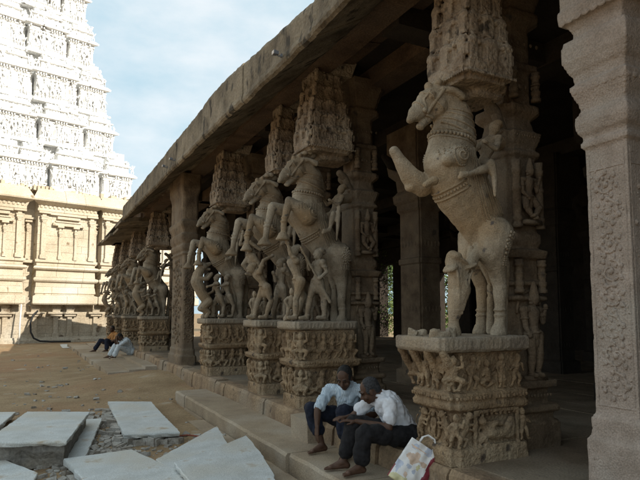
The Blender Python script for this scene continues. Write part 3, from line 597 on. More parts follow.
def column(seed):
    random.seed(seed); g = G(); x0, x1, y0, y1 = .90, 1.27, .24, .66
    prof = [(-.02,.10),(.22,.10),(.23,.06),(.30,.06),(.31,.10),(.36,.10),(.38,.03),(.50,.03),(.52,.09),(.58,.09),(.60,.0),(1.28,.0),(1.30,.05),(1.33,.05),(1.35,.0),(1.42,.0),(1.43,.045),(1.46,.045),(1.48,0),
            (1.66,0),(1.68,.05),(1.75,.065),(1.77,.0),(1.83,.02),(1.90,.02),(1.92,.0),(2.62,.0),(2.64,.03),(2.68,.03),(2.70,0),(2.78,.03),(2.86,.05),(2.88,.0),(3.0,-.02),(3.06,.04),(3.12,.04),(3.14,-.02),
            (3.45,-.02),(3.47,.03),(3.52,.03),(3.54,-.02),(3.9,-.02),(3.95,.05),(4.02,.05),(4.05,.02),(4.2,.06),(4.35,.10),(4.44,.10)]
    g.rect_loft(x0, x1, y0, y1, prof, .05)
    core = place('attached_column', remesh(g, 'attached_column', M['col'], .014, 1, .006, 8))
    f = G()
    cols = []
    for x, y in ((.93,.20), (1.21,.20)):
        for z0 in (1.36, 1.95, 3.16):
            f = G(); hh = .30 if z0 == 1.36 else .62 if z0 == 1.95 else .28
            f.lathe((x,y,z0), [(0,.046),(.03,.046),(.035,.036),(.06,.036),(.065,.042),(.10,.044),(.105,.034),(.13,.034),(.16,.038),(hh*.55,.036),(hh*.56,.042),(hh*.60,.042),(hh*.61,.034),(hh*.8,.034),(hh*.81,.042),(hh*.88,.044),(hh*.9,.036),(hh,.044)], 12)
            cols.append(f)
    f = G()
    # statues in relief
    s = G(); man(s, dict(pelvis=(1.06,-.01,.98), chest=(1.05,-.01,1.16), head=(1.06,-.03,1.31), elbowR=(.95,-.03,1.06), handR=(.97,-.06,.98), elbowL=(1.17,-.02,1.10), handL=(1.18,-.05,1.24), kneeR=(1.02,-.03,.82), footR=(1.02,-.01,.63), kneeL=(1.11,-.03,.82), footL=(1.10,-.01,.63), _side=(1,0,0), _toe=(0,-.05,0)), 1.15, 9, crown=True)
    s.box((.95,-.05,.58), (1.18,.05,.62), .003)
    s.tube([(1.06+.15*math.cos(t),.03,1.18+.2*math.sin(t)) for t in [PI*k/12 for k in range(13)]], .015, 6)
    s.v = [(x+.02, y+.21, z) for x, y, z in s.v]; s1 = s.obj('carved_statue', M['col'], smooth=True)
    s = G(); man(s, dict(pelvis=(1.03,-.01,2.22), chest=(1.03,-.01,2.36), head=(1.04,-.03,2.48), elbowR=(.94,-.03,2.28), handR=(.99,-.06,2.22), elbowL=(1.13,-.02,2.30), handL=(1.15,-.04,2.42), kneeR=(.96,-.05,2.14), footR=(1.02,-.06,2.06), kneeL=(1.12,-.05,2.14), footL=(1.05,-.06,2.04), _side=(1,0,0), _toe=(0,-.03,0)), .9, 8, crown=True)
    s.box((.94,-.07,1.98), (1.14,.05,2.02), .003); s.v = [(x+.04, y+.21, z) for x, y, z in s.v]; s2 = s.obj('carved_statue', M['col'], smooth=True)
    for face in (0,):
        for zz, n, r in ((.45,9,.016),(1.71,11,.012),(2.82,11,.012),(3.28,5,.02),(3.7,5,.02)):
            for i in range(n): f.ell((x0+.03+(x1-x0-.06)*i/(n-1), y0-(.07 if zz < .6 else .04), zz), (r*.8,r*.6,r), seg=7, rn=5)
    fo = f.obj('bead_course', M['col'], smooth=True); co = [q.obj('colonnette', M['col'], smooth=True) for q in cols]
    # bracket arm from column up to the corbel
    g = G(); g.chain([(.98,.34,2.80,.05), (.90,.32,2.86,.045), (.84,.30,2.93,.045), (.78,.29,3.03,.05), (.70,.28,3.08,.05)], 12); g.ell((.86,.30,2.86), (.03,.05,.03))
    bo = g.obj('bracket_arm', M['col'], smooth=True)
    return (core, fo, bo, s1, s2, *co)

PROTO = {}
for k in ('A', 'B'):
    g, body = horse_body(k); me = remesh(g, 'horse', M['horse'] if k == 'A' else M['horse_grey'], .009 if k == 'A' else .011, 3, .007, 9)
    hm = horse_harness(me, body, k).mesh('harness', M['horse'] if k == 'A' else M['horse_grey'], True)
    rm = remesh(rider(k), 'rider', M['horse'] if k == 'A' else M['horse_grey'], .011, 3, .004, 9)
    PROTO[k] = (me, hm, rm)
def extras(seed):      # small crowded figures behind the warriors
    random.seed(seed); g = G()
    for x, y, h in ((.02,.40,.42), (.20,.43,.36), (.38,.42,.44), (.50,.36,.34)): relief(g, (x,y,1.08), (1,0,0), (0,-1,0), h, random.choice((0,3,4)), random.choice((-1,1)), 1.15, 8)
    g.chain([(.0,.46,1.1,.05),(.15,.46,1.25,.06),(.40,.46,1.3,.07),(.56,.42,1.2,.06)], 10)
    return g
COMP = {k: [(n, remesh(g, n, M['horse'] if k == 'A' else M['horse_grey'], .008, 2, .005, 12)) for n, g in companions(k)+([('crowded_figures', extras(ord(k)))] if k != 'A' else [])] for k in ('A','B','D','T')}
ROW = [(3.53,'A','A',11), (6.39,'B','B',12), (7.78,'B','D',13), (10.60,'B','T',14), (18.2,'B','T',15), (22.1,'B','B',16), (25.0,'B','D',15), (27.7,'B','T',16)]
LAB = ['rearing stone horse pillar nearest the camera, horse with broken foreleg stump over carved pedestal',
       'rearing stone horse pillar behind the seated men, spearman and warrior under its raised hooves',
       'rearing stone horse pillar just behind the second one, acrobat figures climbing at its chest',
       'rearing horse pillar with an upright beast and two hunters, next to the plain square pillar',
       'stone horse pillar just past the plain square pillar, beside the man in pale clothes',
       'weathered horse pillar second past the plain square pillar, between its two neighbours',
       'weathered horse pillar third past the plain square pillar, behind the man in orange shirt',
       'farthest stone horse pillar at the end of the hall near the granite wall']
pcache = {}
for (Y, hk, ck, seed), lab in zip(ROW, LAB):
    r = thing('horse_pillar', lab, 'pillar', (2.92, Y, .42), 0, 'rearing horse pillars along the hall front')
    if seed not in pcache:
        c, s, f = pedestal('A' if hk == 'A' else 'B', seed); cols = column(seed+40)
        if Y == 3.53: cb = corbel(seed, .14, .70, -.06, .48, 3.22, 4.42)
        elif Y == 7.78: cb = corbel(seed, .20, .72, .06, .46, 3.40, 4.42)
        else: cb = corbel(seed, .12, .80, .02, .56, 3.38, 4.42)
        pcache[seed] = [c.data, s.data, f.data, cb.data]+[o.data for o in cols]
        obs = [c, s, f, cb]+list(cols)
    else: obs = [place('x', m) for m in pcache[seed]]
    for o, nm in zip(obs, ('pedestal','top_slab','relief_frieze','tower_corbel','attached_column','bead_course','bracket_arm','carved_statue','carved_statue')+('colonnette',)*6):
        o.name = nm; o.parent = r
    obs[1].parent = obs[0]; obs[2].parent = obs[0]
    for o in obs[5:]: o.parent = obs[4]
    h = place('horse', PROTO[hk][0], r); place('harness', PROTO[hk][1], h); place('rider_figure', PROTO[hk][2], r)
    for n, m in COMP[ck]: place(n, m, r)

# ------------------------------------------------------------------ square piers
def scroll(g, o, u, n, w, z0, z1, r=.007, turns=5):      # engraved creeper scrolls raised on a face
    o = V(o); u = V(u); n = V(n); z = V((0,0,1)); h = (z1-z0)/turns
    for k in range(turns):
        sg = 1 if k % 2 else -1; c = o+u*(w*random.uniform(.44,.56))+z*(z0+h*(k+random.uniform(.42,.58))); w_ = w; w = w_*random.uniform(.85,1.02)
        pts = []
        for i in range(30):
            t = i/29; a = t*2.6*PI*sg+(PI/2); rr = min(w*.40, h*.46)*(1-t*.85); pts.append(c+u*(math.cos(a)*rr)+z*(math.sin(a)*rr))
        g.tube(pts, [r*(1.2-.5*i/29) for i in range(30)], 5)
        g.ell(c, (r*2.2, r*2.2, r*2.2), seg=7, rn=5)
        for i in range(7):
            a = i*.9+k; p = c+u*(math.cos(a)*w*.40)+z*(math.sin(a)*h*.46); g.ell(p, (r*1.9, r*1.9, r*2.4), seg=6, rn=5)
            p = c+u*(math.cos(a+.4)*w*.26)+z*(math.sin(a+.4)*h*.27); g.ell(p, (r*1.5, r*1.3, r*1.7), seg=6, rn=5)
        w = w_
def scallop(g, x0, x1, y0, y1, z, r):
    n = max(2, round((x1-x0)/(2*r))); m = max(2, round((y1-y0)/(2*r)))
    for i in range(n): g.ell((x0+(x1-x0)*(i+.5)/n, y0, z), ((x1-x0)/n*.5, r*.35, r*.8), seg=10, rn=6)
    for i in range(m): g.ell((x0, y0+(y1-y0)*(i+.5)/m, z), (r*.35, (y1-y0)/m*.5, r*.8), seg=10, rn=6)
r = thing('square_pillar', 'pale pinkish square pillar with engraved scrollwork and cushion capital at right edge', 'pillar', (3.3, 2.27, .42), 0, None)
g = G(); X1, Y1 = .42, .30
g.rect_loft(0, X1, 0, Y1, [(z_, e_*(.80 if z_ > 2.39 else 1)) for z_, e_ in [(-.03,.045),(.36,.045),(.38,.03),(.42,.02),(.50,.022),(.53,.005),(.55,0),(2.28,0),(2.30,.022),(2.33,.022),(2.34,.01),(2.37,.012),(2.40,.045),(2.46,.062),(2.51,.05),(2.545,.025),(2.56,.02),(2.60,.03),(2.68,.07),(2.70,.075),(2.735,.075),(2.745,.05),(2.80,.06),
   (2.83,.085),(2.90,.115),(3.0,.118),(3.05,.10),(3.07,.045),(3.12,.05),(3.17,.085),(3.18,.125),(3.22,.135),(3.27,.135),(3.29,.12),(3.6,.125),(3.8,.125),(3.82,.18),(3.95,.19),(4.46,.19)]], 0)
sh = place('shaft', remesh(g, 'shaft', M['pink'], .010, 1, .004, 8), r)
g = G()
random.seed(5); scroll(g, (0,Y1-.04,0), (0,-1,0), (-1,0,0), Y1-.08, .62, 2.10, .0085, 8); scroll(g, (0.03,0,0), (1,0,0), (0,-1,0), X1*.8, .62, 2.10, .0085, 6)
for k in range(260):
    zz = .62+1.5*random.random()
    if k % 2: g.ell((.0,.03+(Y1-.06)*random.random(),zz), (.006,.008,.010), seg=6, rn=4)
    else: g.ell((.03+(X1-.06)*random.random(),0,zz), (.008,.006,.010), seg=6, rn=4)
for zz in (.585, 2.13): g.tube([(0,Y1-.02,zz),(0,.02,zz)], .006, 5); g.tube([(.02,0,zz),(X1-.02,0,zz)], .006, 5)
for yy in (.025, Y1-.025): g.tube([(0,yy,.60),(0,yy,2.24)], .0045, 5)
for xx in (.025, X1-.025): g.tube([(xx,0,.60),(xx,0,2.24)], .0045, 5)
for k in range(9):
    for yy in (.08,.15,.22): g.ell((0,yy,.44+.0*k), (.008,.02,.02), seg=6, rn=5)
scallop(g, -.052, X1+.052, -.052, Y1+.052, 2.69, .028); scallop(g, -.10, X1+.10, -.10, Y1+.10, 3.19, .03)
scallop(g, -.098, X1+.098, -.098, Y1+.098, 3.52, .035)
place('scroll_carving', remesh(g, 'scroll_carving', M['pink'], .0036, 1, .0012, 30), sh)
r = thing('square_pillar', 'tall plain square pillar between two rearing horse pillars, no horse in front', 'pillar', (2.95, 12.95, .42), 0, None)
g = G(); X1, Y1 = .27, 1.22
P2 = [(-.03,.06),(.20,.06),(.22,.03),(.34,.03),(.36,0),(2.52,0),(2.54,.03),(2.57,.03),(2.59,.0),(2.66,.04),(2.74,.05),(2.78,.02),(2.84,.05),(2.92,.07),(3.0,.07),(3.03,.03),(3.10,.05),(3.2,.09),(3.3,.09),(3.34,.05),(3.9,.05),(4.05,.09),(4.42,.10)]
g.rect_loft(0, X1, 0, Y1, P2, .03); sh = place('shaft', remesh(g, 'shaft', M['col'], .018, 1, .008, 6), r)
g = G(); scroll(g, (0,Y1-.1,0), (0,-1,0), (-1,0,0), Y1-.2, .5, 2.45, .02, 4); scroll(g, (0,0,0), (1,0,0), (0,-1,0), X1, .5, 2.45, .010, 7)
g.obj('scroll_carving', M['col'], sh, smooth=True)

# inner pillars of the hall (left clear where daylight shows through)
import itertools
fx, fy = math.sin(R(26.442)), math.cos(R(26.442))
def pxof(x, y): return 320+565*(x*fy-y*fx)/(x*fx+y*fy)
keep = [(5.65, 7.62, 'inner hall pillar seen between the first and second horse pillars'), (5.65, 13.6, None), (5.65, 17.2, None), (5.65, 20.8, None), (5.65, 3.2, None), (6.9, 4.7, None), (9.2, 2.2, None), (9.2, 7.9, None), (9.2, 12.2, None), (9.2, 16.6, None), (9.2, 21.8, None), (12.3, 3.0, None), (12.3, 9.2, None), (12.3, 14.0, None)]
g = G(); g.rect_loft(0, .42, 0, .6, [(-.03,.07),(.22,.07),(.26,0),(2.0,0),(2.02,.025),(2.10,.025),(2.12,0),(2.9,0),(2.95,.04),(3.05,.04),(3.1,.08),(3.22,.09),(3.3,.03),(3.5,.05),(3.6,.14),(3.75,.16),(4.36,.16)], .03)
for zz in (.5, 1.2, 2.3):
    for k in range(6): g.ell((.04+.07*k, -.0, zz+.05), (.02,.012,.05), seg=6, rn=5); g.ell((0, .06+.09*k, zz+.05), (.012,.03,.05), seg=6, rn=5)
ime = g.mesh('shaft', M['col']); ime2 = g.mesh('shaft', M['shade_dark']); g = G(); g.chain([(-.5,.3,3.82,.05), (-.35,.3,3.70,.09), (-.1,.3,3.72,.14), (.2,.3,3.8,.16), (.55,.3,3.72,.14), (.8,.3,3.72,.08)], 10); cme = g.mesh('bracket_capital', M['shade_dark'], True)
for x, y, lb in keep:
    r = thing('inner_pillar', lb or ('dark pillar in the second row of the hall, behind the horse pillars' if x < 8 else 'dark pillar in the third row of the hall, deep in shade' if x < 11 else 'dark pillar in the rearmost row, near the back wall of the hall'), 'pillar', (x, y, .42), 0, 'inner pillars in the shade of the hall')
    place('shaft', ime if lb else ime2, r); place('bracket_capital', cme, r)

# ------------------------------------------------------------------ the hall itself
hall = thing('temple_hall', 'long open granite hall with heavy stone eave, beams and raised platform', 'hall', (2.85, 3.0, 0))
def hobj(g, name, mat, smooth=False, par=None):
    o = g.obj(name, mat, smooth=smooth); p = par or hall; o.parent = p; o.matrix_parent_inverse = Matrix.Translation(-hall.location) if p is hall else Matrix(); return o
Y0H, Y1H = -14., 28.9
random.seed(3)
# platform top and its joints: separate slabs laid edge to edge
g = G(); y = -6.
g.box((2.9,Y0H,-.1),(16,-6,.405)); 
while y < 28.6:
    dy = random.uniform(1.0, 1.9); y2 = min(y+dy, 28.6); x = 3.06
    while x < 15.8:
        x2 = min(x+random.uniform(.6, 1.2), 15.9); zz = .415+random.uniform(-.006, .006)
        g.box((x+.004, y+.004, -.1), (x2-.004, y2-.004, zz)); x = x2
    y = y2
hobj(g, 'platform', M['plat'])
g = G(); y = -6.
while y < 28.7:      # rough edge blocks
    dy = random.uniform(.45, 1.15); y2 = min(y+dy, 28.75); b = random.uniform(-.035, .02); 
    nn = 6; rings = []
    top = .42+random.uniform(-.02, .012)
    for i in range(nn+1):
        yy = y+.008+(y2-y-.016)*i/nn; e = b+random.uniform(-.012, .012)
        rings.append([V((2.84+e, yy, -.05)), V((2.825+e, yy, .20+random.uniform(-.02,.02))), V((2.84+e, yy, top-.045+random.uniform(-.015,.015))), V((2.87+e, yy, top)), V((3.06, yy, top+.003)), V((3.06, yy, -.05))])
    g.loft(rings); y = y2
hobj(g, 'edge_block_course', M['kerb'])
g = G(); random.seed(9); y = -1.2        # lower step: long treads
while y < 10.35:
    y2 = min(y+random.uniform(1.1, 1.8), 10.35); zz = .215+random.uniform(-.006, .006); e = random.uniform(-.02, .02); rings = []
    for i in range(7):
        yy = y+.005+(y2-y-.01)*i/6; j = random.uniform(-.01, .01)
        rings.append([V((2.275+e+j, yy, -.05)), V((2.27+e+j, yy, zz-.03)), V((2.29+e+j, yy, zz)), V((2.83, yy, zz+.004)), V((2.83, yy, -.05))])
    g.loft(rings); y = y2
hobj(g, 'lower_step', M['step'])
g = G(); random.seed(5); y = 15.0     # broad low paving at the far end
while y < 29.5:
    y2 = min(y+random.uniform(1.2, 2.2), 29.5); xs = [1.62-.035*(y-14)/1.6, 2.1, 2.5, 2.84]
    for a, b2, zz in zip(xs, xs[1:], (.13, .17, .235)): g.box((a+.004, y+.004, -.05), (b2-.004, y2-.004, zz+random.uniform(-.006,.006)))
    y = y2
hobj(g, 'far_step', M['step'])
# eave: a curved, slightly sagging stone overhang
def eave_ring(y, j=0.):
    zt = 5.17 if y > 8.8 else 5.17-.34*min(1.35, (8.8-y)/3.7)**1.3
    zb = 4.43 if y < 5.2 else 4.43+.16*min(1., (y-5.2)/6.) + (.08*(y-12)/7 if y > 12 else 0)
    x = 2.40+j
    P = [(x+.035,zb-.012),(x-.005,zb+.010),(x-.02,zb+.045),(x-.012,zb+.10),(x-.004,zb+.12),(x,(zb+zt)/2),(x+.003,zt-.06),(x+.02,zt-.015),(x+.06,zt),(x+1.3,max(zt+.04,5.06)),(x+1.3,5.02),(x+.80,4.93),(x+.58,zb+.30),(x+.25,zb+.11)]
    return [V((a, y, b)) for a, b in P]
g = G(); random.seed(8); y = -14.
while y < 19.6:
    y2 = min(y+random.uniform(1.7, 3.0), 19.6); n = max(2, int((y2-y)/.06)); j = random.uniform(-.01, .01); rings = []
    for i in range(n+1):
        yy = y+.006+(y2-y-.012)*i/n; rr = eave_ring(yy, j); rings.append([V((p.x+(noise.noise(p*1.1)*.015+noise.fractal(p*6, 1., 2., 3)*.010)*(p.x < 3.3), p.y, p.z+noise.noise(p*1.3+V((9,0,0)))*.014+noise.fractal(p*8, 1., 2., 3)*.012)) for p in rr])
    g.loft(rings); y = y2
hobj(g, 'eave', M['eave'])
g = G(); g.box((2.7,19.7,5.14),(16,28.6,5.20)); g.box((3.75,Y0H,5.14),(16,19.55,5.30))   # terrace slabs behind the eave
g.box((3.72,Y0H,5.03),(16,28.6,5.135))
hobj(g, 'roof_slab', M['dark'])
# soffit slabs and beams that carry the eave
g = G(); random.seed(6); y = -14.
while y < 28.8:
    y2 = y+random.uniform(.5, .95); zz = random.uniform(0, .03)
    P = [(2.95,4.90+zz), (3.75,4.985+zz*.5), (3.75,5.03), (2.95,5.03)]
    if y2 < 19.5: g.loft([[V((a, yy, b)) for a, b in P] for yy in (y+.006, y2-.006)])
    y = y2
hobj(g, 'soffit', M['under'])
g = G(); random.seed(16)
def beam(a, b, w, h, n=10, hor='y'):
    rings = []
    for i in range(n+1):
        p = V(a).lerp(V(b), i/n); j = lambda: random.uniform(-.012, .012); s = V((1,0,0)) if hor == 'y' else V((0,1,0))
        rings.append([p-s*(w/2+j()), p+s*(w/2+j()), p+s*(w/2+j())+V((0,0,h)), p-s*(w/2+j())+V((0,0,h))])
    g.loft(rings)
for k, (x, z, w2, h2) in enumerate(((3.24,4.82,.34,.20), (4.22,4.76,.36,.26), (5.86,4.74,.4,.28), (9.4,4.74,.4,.28), (12.5,4.74,.4,.28), (15.2,4.74,.4,.28))):
    g = G(); beam((x,-14,z),(x,28.6,z), w2, h2, 60); hobj(g, 'long_beam', M['under'] if k < 2 else M['shade_dark'])
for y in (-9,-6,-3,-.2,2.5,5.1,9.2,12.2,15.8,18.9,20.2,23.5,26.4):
    g = G(); beam((3.42,y,4.76),(15.8,y,4.76), .34, .25, 14, 'x'); hobj(g, 'cross_beam', M['shade_dark'])
# projecting thin eave slabs of the lower far end
g = G(); random.seed(12); y = 19.7
for y2, x, z in ((21.3,2.36,4.62),(23.0,2.48,4.60),(24.9,2.38,4.58),(26.8,2.42,4.68),(28.5,2.36,4.74)):
    g = G(); g.loft([[V((x, yy, z)), V((x, yy, z+.09)), V((x+.5, yy, z+.22)), V((3.5, yy, z+.26)), V((3.5, yy, z+.12)), V((x+.5, yy, z+.08))] for yy in (y+.02, y2-.02)])
    hobj(g, 'thin_eave_slab', M['eave']); g2 = G(); g2.box((3.0,y+.03,4.82),(3.72,y2-.03,5.13)); hobj(g2, 'eave_block', M['under']); y = y2
# back wall with three openings to the trees
g = G(); segs = [(-14,18.5),(19.7,23.0),(24.2,28.6)]
for a, b in segs: g.box((15.4,a,.3),(15.9,b,5.02))
g.box((15.4,18.5,3.3),(15.9,19.7,5.02)); g.box((15.4,23.0,4.0),(15.9,24.2,5.02))
g.box((2.95,-14.4,.3),(16,-14,5.1)); g.box((8.5,28.5,.3),(15.4,28.8,5.02))
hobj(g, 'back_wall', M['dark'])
# small row of stones along the foot of the platform near the seated men
g = G(); g.box((2.62,5.55,.20),(2.84,6.0,.47), .02); hobj(g, 'loose_kerb_block', M['step'])

# ------------------------------------------------------------------ ground
def gh(x, y):
    h = noise.fractal(V((x*.9, y*.9, 0)), 1., 2., 4)*.022 + noise.noise(V((x*.25, y*.25, 3)))*.03
    h += noise.fractal(V((x*4.2, y*4.2, 1)), 1., 2., 4)*.011
    if x > .6 and 8 < y < 18.5:       # earth heaped over the buried step
        k = min(1, max(0, (x-.6)/1.9)); q = math.exp(-((y-13.4)/2.4)**2); h += .25*k*q
    if y > 16.5 and x > 1.4: h = min(h, .12)
    if 2.2 < x and y < 10.3: h = min(h, .0)
    return h
g = G(); xs = [-400,-120,-40,-16,-9,-6]; x = -5
while x < 4.2: xs.append(x); x += .07 if -1.5 < x < 3.2 else .3
xs += [5,8,20,60,160,500]
ys = [-200,-60,-20,-6,-1]; y = 1
while y < 34: ys.append(y); y += .07 if 4 < y < 16 else .3
ys += [37,45,60,100,200,500,1200]
vs = [(x, y, gh(x, y) if -6 < x < 4.5 and 0 < y < 36 else -.005) for y in ys for x in xs]; n = len(xs)
g.add(vs, [(j*n+i, j*n+i+1, (j+1)*n+i+1, (j+1)*n+i) for j in range(len(ys)-1) for i in range(n-1)])
struct(g.obj('ground', M['ground'], smooth=True))
g = G(); random.seed(14); y = 2.0      # worn paving flush with the earth beside the step
while y < 8.6:
    y2 = y+random.uniform(.8, 1.5); w0 = 1.86+random.uniform(-.05,.12)+max(0,(y-6)*.1); g.box((w0, y+.01, -.1), (2.262, y2-.01, .028+random.uniform(-.008,.008)), .004); y = y2
struct(g.obj('paving_strip', M['step']))
# gravel and chips round the cut slabs
g = G(); random.seed(21)
centers = [(.3,11,2.2,4.5,60), (.2,19,1.6,6,50), (.75,7.0,.75,1.3,420), (1.05,8.9,.45,.9,150), (-.3,8.6,.5,1.0,130), (.3,5.9,.6,.6,180), (1.9,6.6,.3,.8,60), (.9,7.6,.2,.8,140), (.2,9.6,1.,.8,60), (0.,12.,2.,3.,60)]
for cx, cy, sx, sy, nn in centers:
    for _ in range(nn):
        x = random.gauss(cx, sx*.55); y = random.gauss(cy, sy*.55); s = random.choice((.008,.012,.018,.025,.035,.05))*random.uniform(.7,1.3)
        if x > 2.2 or y < 3: continue
        rt = Matrix.Rotation(random.uniform(0,6), 3, 'Z') @ Matrix.Rotation(random.uniform(-.6,.6), 3, 'X'); z = gh(x,y)+s*.15
        g.box((x-s,y-s*random.uniform(.4,.9),z-s*.4),(x+s,y+s*.7,z+s*random.uniform(.2,.6)), s*.25, rt)
o = g.obj('rubble', M['chip']); o['kind'] = 'stuff'; tag(o, 'grey stone chips and gravel scattered round the cut slabs')

# ------------------------------------------------------------------ cut granite slabs
def slab_poly(name, pts, th, label, base=None, rough=.005):
    """pts: top corners (x,y,z) in order; broken edges get small steps"""
    random.seed(hash(label) % 1000 if False else len(label)*7+int(pts[0][0]*100) % 50)
    P = [V(p) for p in pts]; m_ = len(P); A0, A1, A2 = P[0], P[m_//3], P[2*m_//3]; nn_ = (A1-A0).cross(A2-A0); P = [V((p.x, p.y, A0.z-((p.x-A0.x)*nn_.x+(p.y-A0.y)*nn_.y)/nn_.z)) for p in P]; c = sum(P, V())/len(P); loop = []
    for i in range(len(P)):
        a, b = P[i], P[(i+1) % len(P)]; k = max(2, int((b-a).length/.07))
        for j in range(k): q = a.lerp(b, j/k); loop.append(q+(V((random.uniform(-1,1), random.uniform(-1,1), 0))*rough*(.35 if j == 0 else random.choice((.4,.6,1,2.2)))))
    nrm = Vn = (P[1]-P[0]).cross(P[2]-P[1]).normalized(); nrm = nrm if nrm.z > 0 else -nrm
    r = thing(name, label, 'slab', (c.x, c.y, c.z-th), 0, 'cut granite slabs lying on the ground'); o = V((c.x, c.y, c.z-th))
    g = G(); top = loop; n = len(loop)
    rings = [[p+nrm*0+(c-p).normalized()*.008 for p in loop], [p-nrm*.008 for p in loop], [p-nrm*(.45*th)+V((random.uniform(-1,1),random.uniform(-1,1),0))*rough*.8 for p in loop], [p-nrm*th+(c-p).normalized()*random.uniform(-.005,.03)+V((0,0,random.uniform(-.01,.01))) for p in loop]]
    g.loft([[p-o for p in q] for q in reversed(rings)]); g.obj('slab_body', M['granite_new'], r)
    return r, P, o
def under_rough(r, o, P, z0, name='rough_underside', inset=.05, drop=.12):
    random.seed(int(P[0].x*100)+5); c = sum(P, V())/len(P); loop = []
    for i in range(len(P)):
        a, b = P[i], P[(i+1) % len(P)]; k = max(2, int((b-a).length/.11))
        for j in range(k): q = a.lerp(b, j/k); loop.append(q)
    rg = []
    for t in (0, .3, .6, 1.):
        rg.append([q.lerp(c, inset+.05*t+random.uniform(0,.06))-V((0,0,1))*(z0+drop*t+random.uniform(-.01,.01)) - o for q in loop])
    g = G(); g.loft(list(reversed(rg))); g.obj(name, M['granite_rough'], r)
r, P, o = slab_poly('stone_slab', [(-.08,8.62,.29),(.68,8.36,.27),(.31,6.40,.30),(-.45,6.62,.32)], .045, 'large pale granite slab propped high on a thick rough block, left foreground')
under_rough(r, o, P, .045, drop=.24)
slab_poly('stone_slab', [(.55,8.75,.11),(.86,8.60,.13),(.50,6.62,.05),(.15,6.60,.05)], .04, 'thin granite slab sticking out from beneath the large propped slab')
slab_poly('stone_slab', [(-.9,10.25,.09),(-.24,9.85,.11),(-.42,8.70,.10),(-1.1,8.9,.09)], .06, 'granite slab cut off by the left edge of the photo, farthest left')
r, P, o = slab_poly('stone_slab', [(1.10,10.16,.13),(1.73,9.76,.14),(1.62,7.13,.14),(.99,7.34,.12)], .05, 'clean rectangular granite slab resting on broken stones beyond the other slabs')
random.seed(33)
k = 0
for x, y in [(.98+i*.006, 7.45+i*.19) for i in range(13)]+[(1.06+i*.075, 7.36-i*.025) for i in range(8)]:
    s = random.uniform(.05, .10); g = G(); rt = Matrix.Rotation(random.uniform(0,6), 3, 'Z'); g.box((x-s,y-s*.7,gh(x,y)-.02),(x+s,y+s*.7,min(.105, gh(x,y)+s*random.uniform(.7,1.1))), s*.2, rt)
    # smaller chip on top of the same stone
    ob = g.obj('rubble_stone', M['chip']); tag(ob, 'broken granite lump packed under the edge of the clean rectangular slab', 'stone', 'broken lumps under the rectangular slab')
slab_poly('stone_slab', [(-.6,7.1,.12),(-.29,6.78,.12),(.06,6.02,.11),(-.02,5.5,.11),(-.7,5.6,.11)], .05, 'granite slab with pointed corner at the lower left corner of the photo')
r, P, o = slab_poly('stone_slab', [(.29,6.42,.13),(.96,6.52,.13),(1.36,5.0,.12),(1.30,4.45,.12),(.55,4.6,.13)], .06, 'large pale granite slab at the bottom edge, lying flat among stone chips')
r, P, o = slab_poly('stone_slab', [(1.12,5.98,.13),(2.08,7.10,.18),(1.95,6.22,.15),(1.22,5.3,.10)], .045, 'triangular broken granite slab half covered by the cracked slab, tip near the step')
r, P, o = slab_poly('stone_slab', [(1.20,5.50,.20),(1.86,5.93,.21),(2.13,6.14,.24),(2.10,5.80,.22),(2.05,5.42,.20),(1.95,4.86,.17),(1.80,4.30,.17),(1.22,4.45,.18)], .05, 'cracked granite slab with jagged right corner overlapping the triangular one')
random.seed(44)
for i, (x, y, s) in enumerate([(.98,8.95,.10),(.90,8.65,.08),(.62,6.25,.07),(.72,6.15,.05),(.95,7.95,.05),(2.12,6.55,.05),(.85,7.9,.07),(.55,6.75,.05),(1.34,5.72,.05),(2.05,6.35,.04),(.66,7.1,.05),(.8,6.9,.045)]):
    g = G(); rt = Matrix.Rotation(random.uniform(0,6), 3, 'Z') @ Matrix.Rotation(random.uniform(-.5,.5), 3, 'X'); g.box((x-s,y-s*.6,gh(x,y)-.01),(x+s,y+s*.6,gh(x,y)+s*.8), s*.25, rt)
    ob = g.obj('loose_stone', M['chip']); tag(ob, 'loose angular grey stone among the chips between the slabs', 'stone', 'loose angular stones between the slabs')
g = G(); g.tube([(1.62,7.32,.05),(1.75,7.3,.06),(1.86,7.22,.05),(1.9,7.1,.05)], .012, 6); tag(g.obj('reddish_stick', plain('stick_red', (.25,.08,.05))), 'thin reddish stick on the ground at the foot of the rectangular slab', 'stick')

